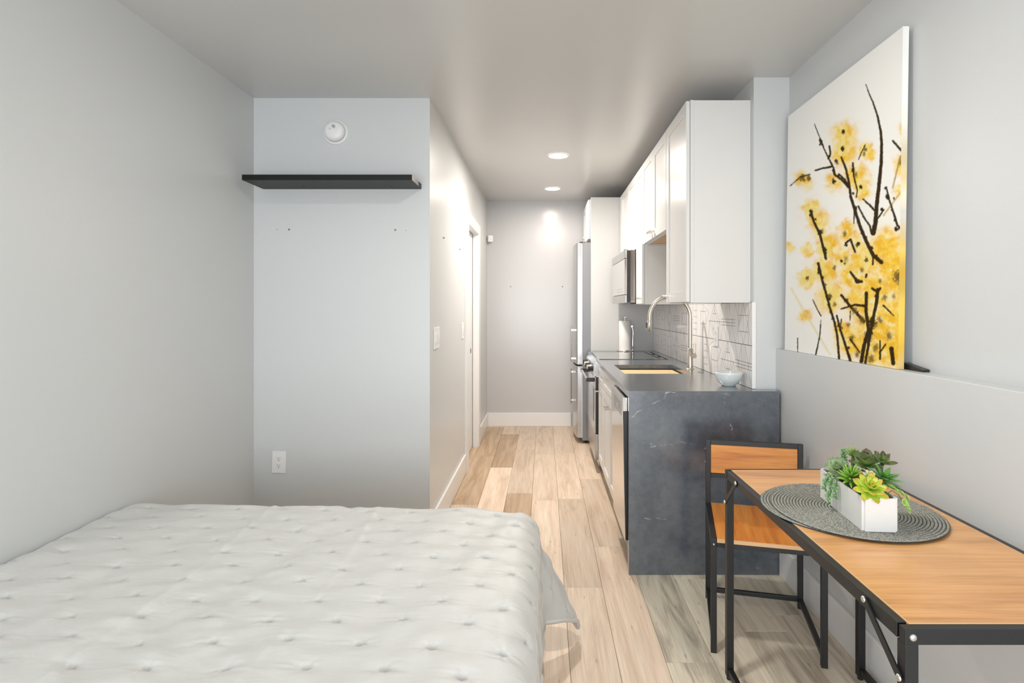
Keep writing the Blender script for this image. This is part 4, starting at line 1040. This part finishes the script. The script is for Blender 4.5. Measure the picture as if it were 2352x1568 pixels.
for z in (.70 - .02, .62): cpart('bolt', MB().lathe([(0, -.003), (.003, -.003), (.004, 0)], (0, CDp - CS / 2, z), 'X', 12), 'bolt')
cpart('bolt', MB().lathe([(0, -.003), (.003, -.003), (.004, 0)], (CS / 2, 0, SZ - .02), 'Y', 12), 'bolt')

# ------------------------------------------------------------------ placemats
def placemat(cx_, cy_, z, R_, lb):
    nr = 26; prof = [(0, .0), ]
    mb = MB().lathe([(0.0005, .0018), (R_ + .0006, .0018), (R_ + .0010, .0010), (R_ - .0005, .0), (.0005, 0)], (cx_, cy_, z), 'Z', 120, mi=1)
    for k in range(nr):
        r0 = R_ * k / nr + .0009; r1 = R_ * (k + 1) / nr - .0009
        mb.lathe([(max(.0004, r0 + (r1 - r0) * u), .0017 + .0029 * math.sin(math.pi * u) ** .6) for u in (0, .08, .25, .5, .75, .92, 1)], (cx_, cy_, z), 'Z', 120)
    return single('placemat', mb, ['placemat', 'placemat_gap'], lb, 'placemat', 'round woven placemats on the table')
placemat(.853, 1.600, TZ_ + .0014, .217, 'lower round grey woven placemat, showing at the left under the top one')
placemat(.876, 1.574, TZ_ + .0062, .219, 'upper round grey woven placemat under the white planter')

# ------------------------------------------------------------------ planter with succulents
PZ = TZ_ + .0112
pang = math.radians(-4.5)
pc = Vector((.8605, 1.5395, PZ)); 
PM = Matrix.Translation(pc) @ Matrix.Rotation(pang, 4, 'Z')
W2, L2, PH = .0435, .132, .085
root = thing('succulent_planter', pc, 'white rectangular ceramic planter full of mixed succulents on the placemats', 'planter')
mb = MB(); bm = bmesh.new(); bmesh.ops.create_cube(bm, size=1)
for v in bm.verts: v.co = Vector((v.co.x * 2 * W2, v.co.y * 2 * L2, (v.co.z + .5) * PH))
bmesh.ops.bevel(bm, geom=[e for e in bm.edges if abs(e.verts[0].co.z - e.verts[1].co.z) > .01], offset=.006, segments=4, affect='EDGES')
topf = max(bm.faces, key=lambda f: f.calc_center_median().z if abs(f.normal.z) > .9 else -1)
rr_ = bmesh.ops.inset_individual(bm, faces=[topf], thickness=.005)
r2 = bmesh.ops.extrude_face_region(bm, geom=[topf]); 
for v in [g for g in r2['geom'] if isinstance(g, bmesh.types.BMVert)]: v.co.z -= .012
bmesh.ops.delete(bm, geom=[topf], context='FACES') if topf.is_valid else None
bm.verts.index_update()
mb.add([PM @ v.co for v in bm.verts], [[v.index for v in f.verts] for f in bm.faces]); bm.free()
part('pot', mb, 'pot', root, 'white ceramic pot')
part('moss', MB().box(-W2 + .0055, W2 - .0055, -L2 + .0055, L2 - .0055, PH - .0125, PH - .006, mat=PM), 'soil', root)

def leaf_mesh(name, L, wd, th, mat, shape='oval', curl=.0, n=7, m=8):
    vs = []; fs = []
    for i in range(n + 1):
        u = i / n
        if shape == 'oval': ww = math.sin(math.pi * min(1, max(.0, u)) ** .75) ** .8 if 0 < u < 1 else 0
        elif shape == 'spoon': ww = (math.sin(math.pi * u ** 1.5) ** .7 if 0 < u < 1 else 0) * .95 + (.12 if u < .6 else 0)
        elif shape == 'point': ww = (1 - u) ** .6 * (.55 + .9 * u) if u < 1 else 0
        else: ww = math.sin(math.pi * u) ** .5 if 0 < u < 1 else 0
        ww = max(ww, .03); tt2 = th * (math.sin(math.pi * min(1, u * .9 + .1)) ** .6 if u < 1 else .15) 
        zc_ = curl * L * u * u
        for k in range(m):
            g = 2 * math.pi * k / m
            xx = wd / 2 * ww * math.cos(g); zz = max(tt2, .0004) / 2 * math.sin(g) + abs(math.cos(g)) ** 2 * ww * wd * .12
            vs.append((xx, L * u, zc_ + zz))
    for i in range(n):
        for k in range(m): k2 = (k + 1) % m; fs.append((i * m + k, (i + 1) * m + k, (i + 1) * m + k2, i * m + k2))
    fs.append(tuple(range(m))); fs.append(tuple(range((n + 1) * m - 1, n * m - 1, -1)))
    return bake(MB().add(vs, fs, 0, True), name, mat, (0, 0, 0))
def plant(name, base, stem_pts, r, lb, mat='stem'):
    o = part(name, MB().tube(stem_pts, r, 8), mat, root, lb, origin=base)
    return o
def put_leaf(pl, me, origin, az, el, roll=0, sc=1.0, tilt=None):
    """leaf pointing at azimuth az and elevation el, tilt = matrix of the plant axis"""
    o = bpy.data.objects.new('leaf', me); COL.objects.link(o); o.parent = pl
    Rm = Matrix.Rotation(az, 4, 'Z') @ Matrix.Rotation(el, 4, 'X') @ Matrix.Rotation(roll, 4, 'Y')
    if tilt is not None: Rm = tilt @ Rm
    o.matrix_local = Matrix.Translation(Vector(origin) - wloc(pl)) @ Rm @ Matrix.Diagonal((sc, sc, sc, 1))
    return o
def tiltm(tx, ty): return Matrix.Rotation(tx, 4, 'X') @ Matrix.Rotation(ty, 4, 'Y')
def rosette(name, c, me, rings, tilt, lb, base_z=None):
    c = Vector(c); bz = base_z if base_z is not None else PZ + PH - .008
    axis = tilt @ Vector((0, 0, 1))
    pl = plant(name, c, [(c.x + (pc.x - c.x) * .1, c.y, bz), tuple(c - axis * .004), tuple(c)], [.004, .005, .004], lb)
    for (n, el, sc, off, up_) in rings:
        for k in range(n):
            az = 2 * math.pi * (k + off) / n + random.uniform(-.08, .08)
            put_leaf(pl, me, c + axis * up_, az, math.radians(el) + random.uniform(-.07, .07), random.uniform(-.15, .15), sc * random.uniform(.93, 1.06), tilt)
    return pl
lm = leaf_mesh('lime_leaf', .047, .021, .006, 'leaf_lime', 'spoon', .10)
rosette('rosette_succulent', (.838, 1.432, .856), lm, [(8, 4, 1.0, 0, -.004), (8, 24, .92, .5, 0), (6, 48, .74, .2, .003), (4, 68, .52, .0, .005)], tiltm(math.radians(34), math.radians(-4)), 'lime green rosette with orange tips')
ag = leaf_mesh('green_leaf', .038, .0085, .006, 'leaf_green', 'oval', .12)
rosette('spiky_succulent', (.829, 1.505, .866), ag, [(9, 0, 1.0, 0, -.010), (9, 22, 1.0, .5, -.004), (8, 45, .95, .1, .002), (6, 66, .8, .4, .006)], tiltm(math.radians(26), 0), 'bright green spiky succulent')
pe = leaf_mesh('pale_leaf', .042, .020, .006, 'leaf_pale', 'spoon', .22)
rosette('pale_echeveria', (.836, 1.580, .862), pe, [(7, 8, 1.0, 0, -.006), (8, 30, .95, .5, 0), (6, 52, .85, .2, .003), (4, 70, .6, 0, .006)], tiltm(math.radians(24), math.radians(-26)), 'pale green echeveria with dark tips')
dk = leaf_mesh('dark_leaf', .050, .032, .005, 'leaf_dark', 'spoon', .20)
rosette('dark_tipped_succulent', (.882, 1.520, .892), dk, [(5, 12, 1.0, 0, -.004), (5, 38, .95, .5, 0), (3, 66, .75, .2, .004)], tiltm(math.radians(8), math.radians(-12)), 'green broad-leaved succulent with purple edges')
rosette('dark_tipped_succulent', (.912, 1.505, .902), dk, [(5, 20, .72, .3, 0), (4, 55, .66, .0, .003)], tiltm(math.radians(18), math.radians(10)), 'smaller purple-edged succulent at the top right')
pn = leaf_mesh('plain_leaf', .052, .019, .004, 'leaf_plain', 'oval', -.10)
rosette('leafy_succulent', (.892, 1.468, .868), pn, [(6, 6, 1.0, .3, -.006), (5, 28, 1.0, 0, 0), (4, 52, .8, .5, .004)], tiltm(math.radians(14), math.radians(14)), 'plain green leafy succulent on the right side')
cr = leaf_mesh('cream_leaf', .019, .013, .005, 'leaf_cream', 'spoon', .1)
rosette('cream_succulent', (.852, 1.462, .880), cr, [(5, 12, 1.0, 0, 0), (4, 45, .8, .5, .002)], tiltm(math.radians(38), 0), 'tiny cream-coloured succulent')
sp = leaf_mesh('thin_leaf', .030, .0030, .0022, 'leaf_green', 'point', .05)
rosette('thin_spiked_succulent', (.873, 1.575, .900), sp, [(12, 30, 1.0, 0, 0), (10, 55, 1.1, .5, 0), (6, 75, 1.1, .2, 0)], tiltm(0, 0), 'fine spiked succulent at the back')
# upright column of small leaves
bd = leaf_mesh('bead_leaf', .0135, .0062, .0055, 'leaf_bead', 'bead', .05, 5, 7)
pl = plant('upright_sedum', (.858, 1.600, .845), [(.862, 1.600, .838), (.860, 1.598, .880), (.855, 1.594, .915)], .002, 'upright stem set with small green leaves')
for k in range(34):
    u = k / 33; p = Vector((.862 - .007 * u, 1.600 - .006 * u, .850 + .066 * u))
    put_leaf(pl, bd, p, k * 2.4, math.radians(38), 0, 1.15 - .25 * u)
# hanging strings of beads on the left side
xs_ = .812
for si, (x, y, zt, zb, cur) in enumerate([(.806, 1.560, .845, .765, .004), (.811, 1.545, .852, .790, -.006), (.803, 1.575, .845, .800, .008)]):
    top_ = (x + .016, y, PZ + PH + .010)
    pts = [(x + .035, y, PZ + PH - .004), top_, (x + .003, y, PZ + PH + .006)] + [(x - .002 + .003 * math.sin(6 * u), y + cur * u, PZ + PH + .004 - (PZ + PH - zb) * u) for u in np.linspace(.1, 1, 8)]
    pl = plant('trailing_sedum', (x, y, zb), pts, .0012, 'trailing string of small oval beads')
    nb_ = 26 if si == 0 else 18
    for k in range(nb_):
        u = k / (nb_ - 1); p = Vector((x - .003 + .003 * math.sin(6 * u), y + cur * u, PZ + PH + .008 - (PZ + PH - zb - .0) * u))
        g = k * 2.3; az = math.pi / 2 + 1.25 * math.sin(g)     # spread towards -X
        put_leaf(pl, bd, p, az, math.radians(-8 + 26 * math.cos(k * 1.7)), 0, 1.0)
# trailing flowers at the right front
mi_ = leaf_mesh('mint_leaf', .0105, .0085, .0028, 'leaf_mint', 'spoon', .12, 5, 6)
pl0 = plant('trailing_rosettes', (.900, 1.43, .835), [(.875, 1.44, PZ + PH - .006), (.893, 1.432, PZ + PH + .012), (.905, 1.425, PZ + PH + .004), (.918, 1.42, PZ + PH - .018)], .0014, 'trailing stems with small flower-like green rosettes')
for (x, y, z, tx, ty) in [(.893, 1.437, .862, .2, .3), (.905, 1.432, .852, .5, .5), (.917, 1.430, .846, .3, .9), (.926, 1.424, .838, .6, 1.1), (.912, 1.404, .824, 1.1, .5), (.904, 1.400, .834, 1.2, .2), (.919, 1.408, .812, 1.0, .7), (.884, 1.445, .858, .1, .1)]:
    tm = tiltm(tx, ty)
    for k in range(7): put_leaf(pl0, mi_, (x, y, z), 2 * math.pi * k / 7, math.radians(12), 0, 1.0, tm)
    for k in range(4): put_leaf(pl0, mi_, (x, y, z), 2 * math.pi * k / 4 + .4, math.radians(48), 0, .7, tm)
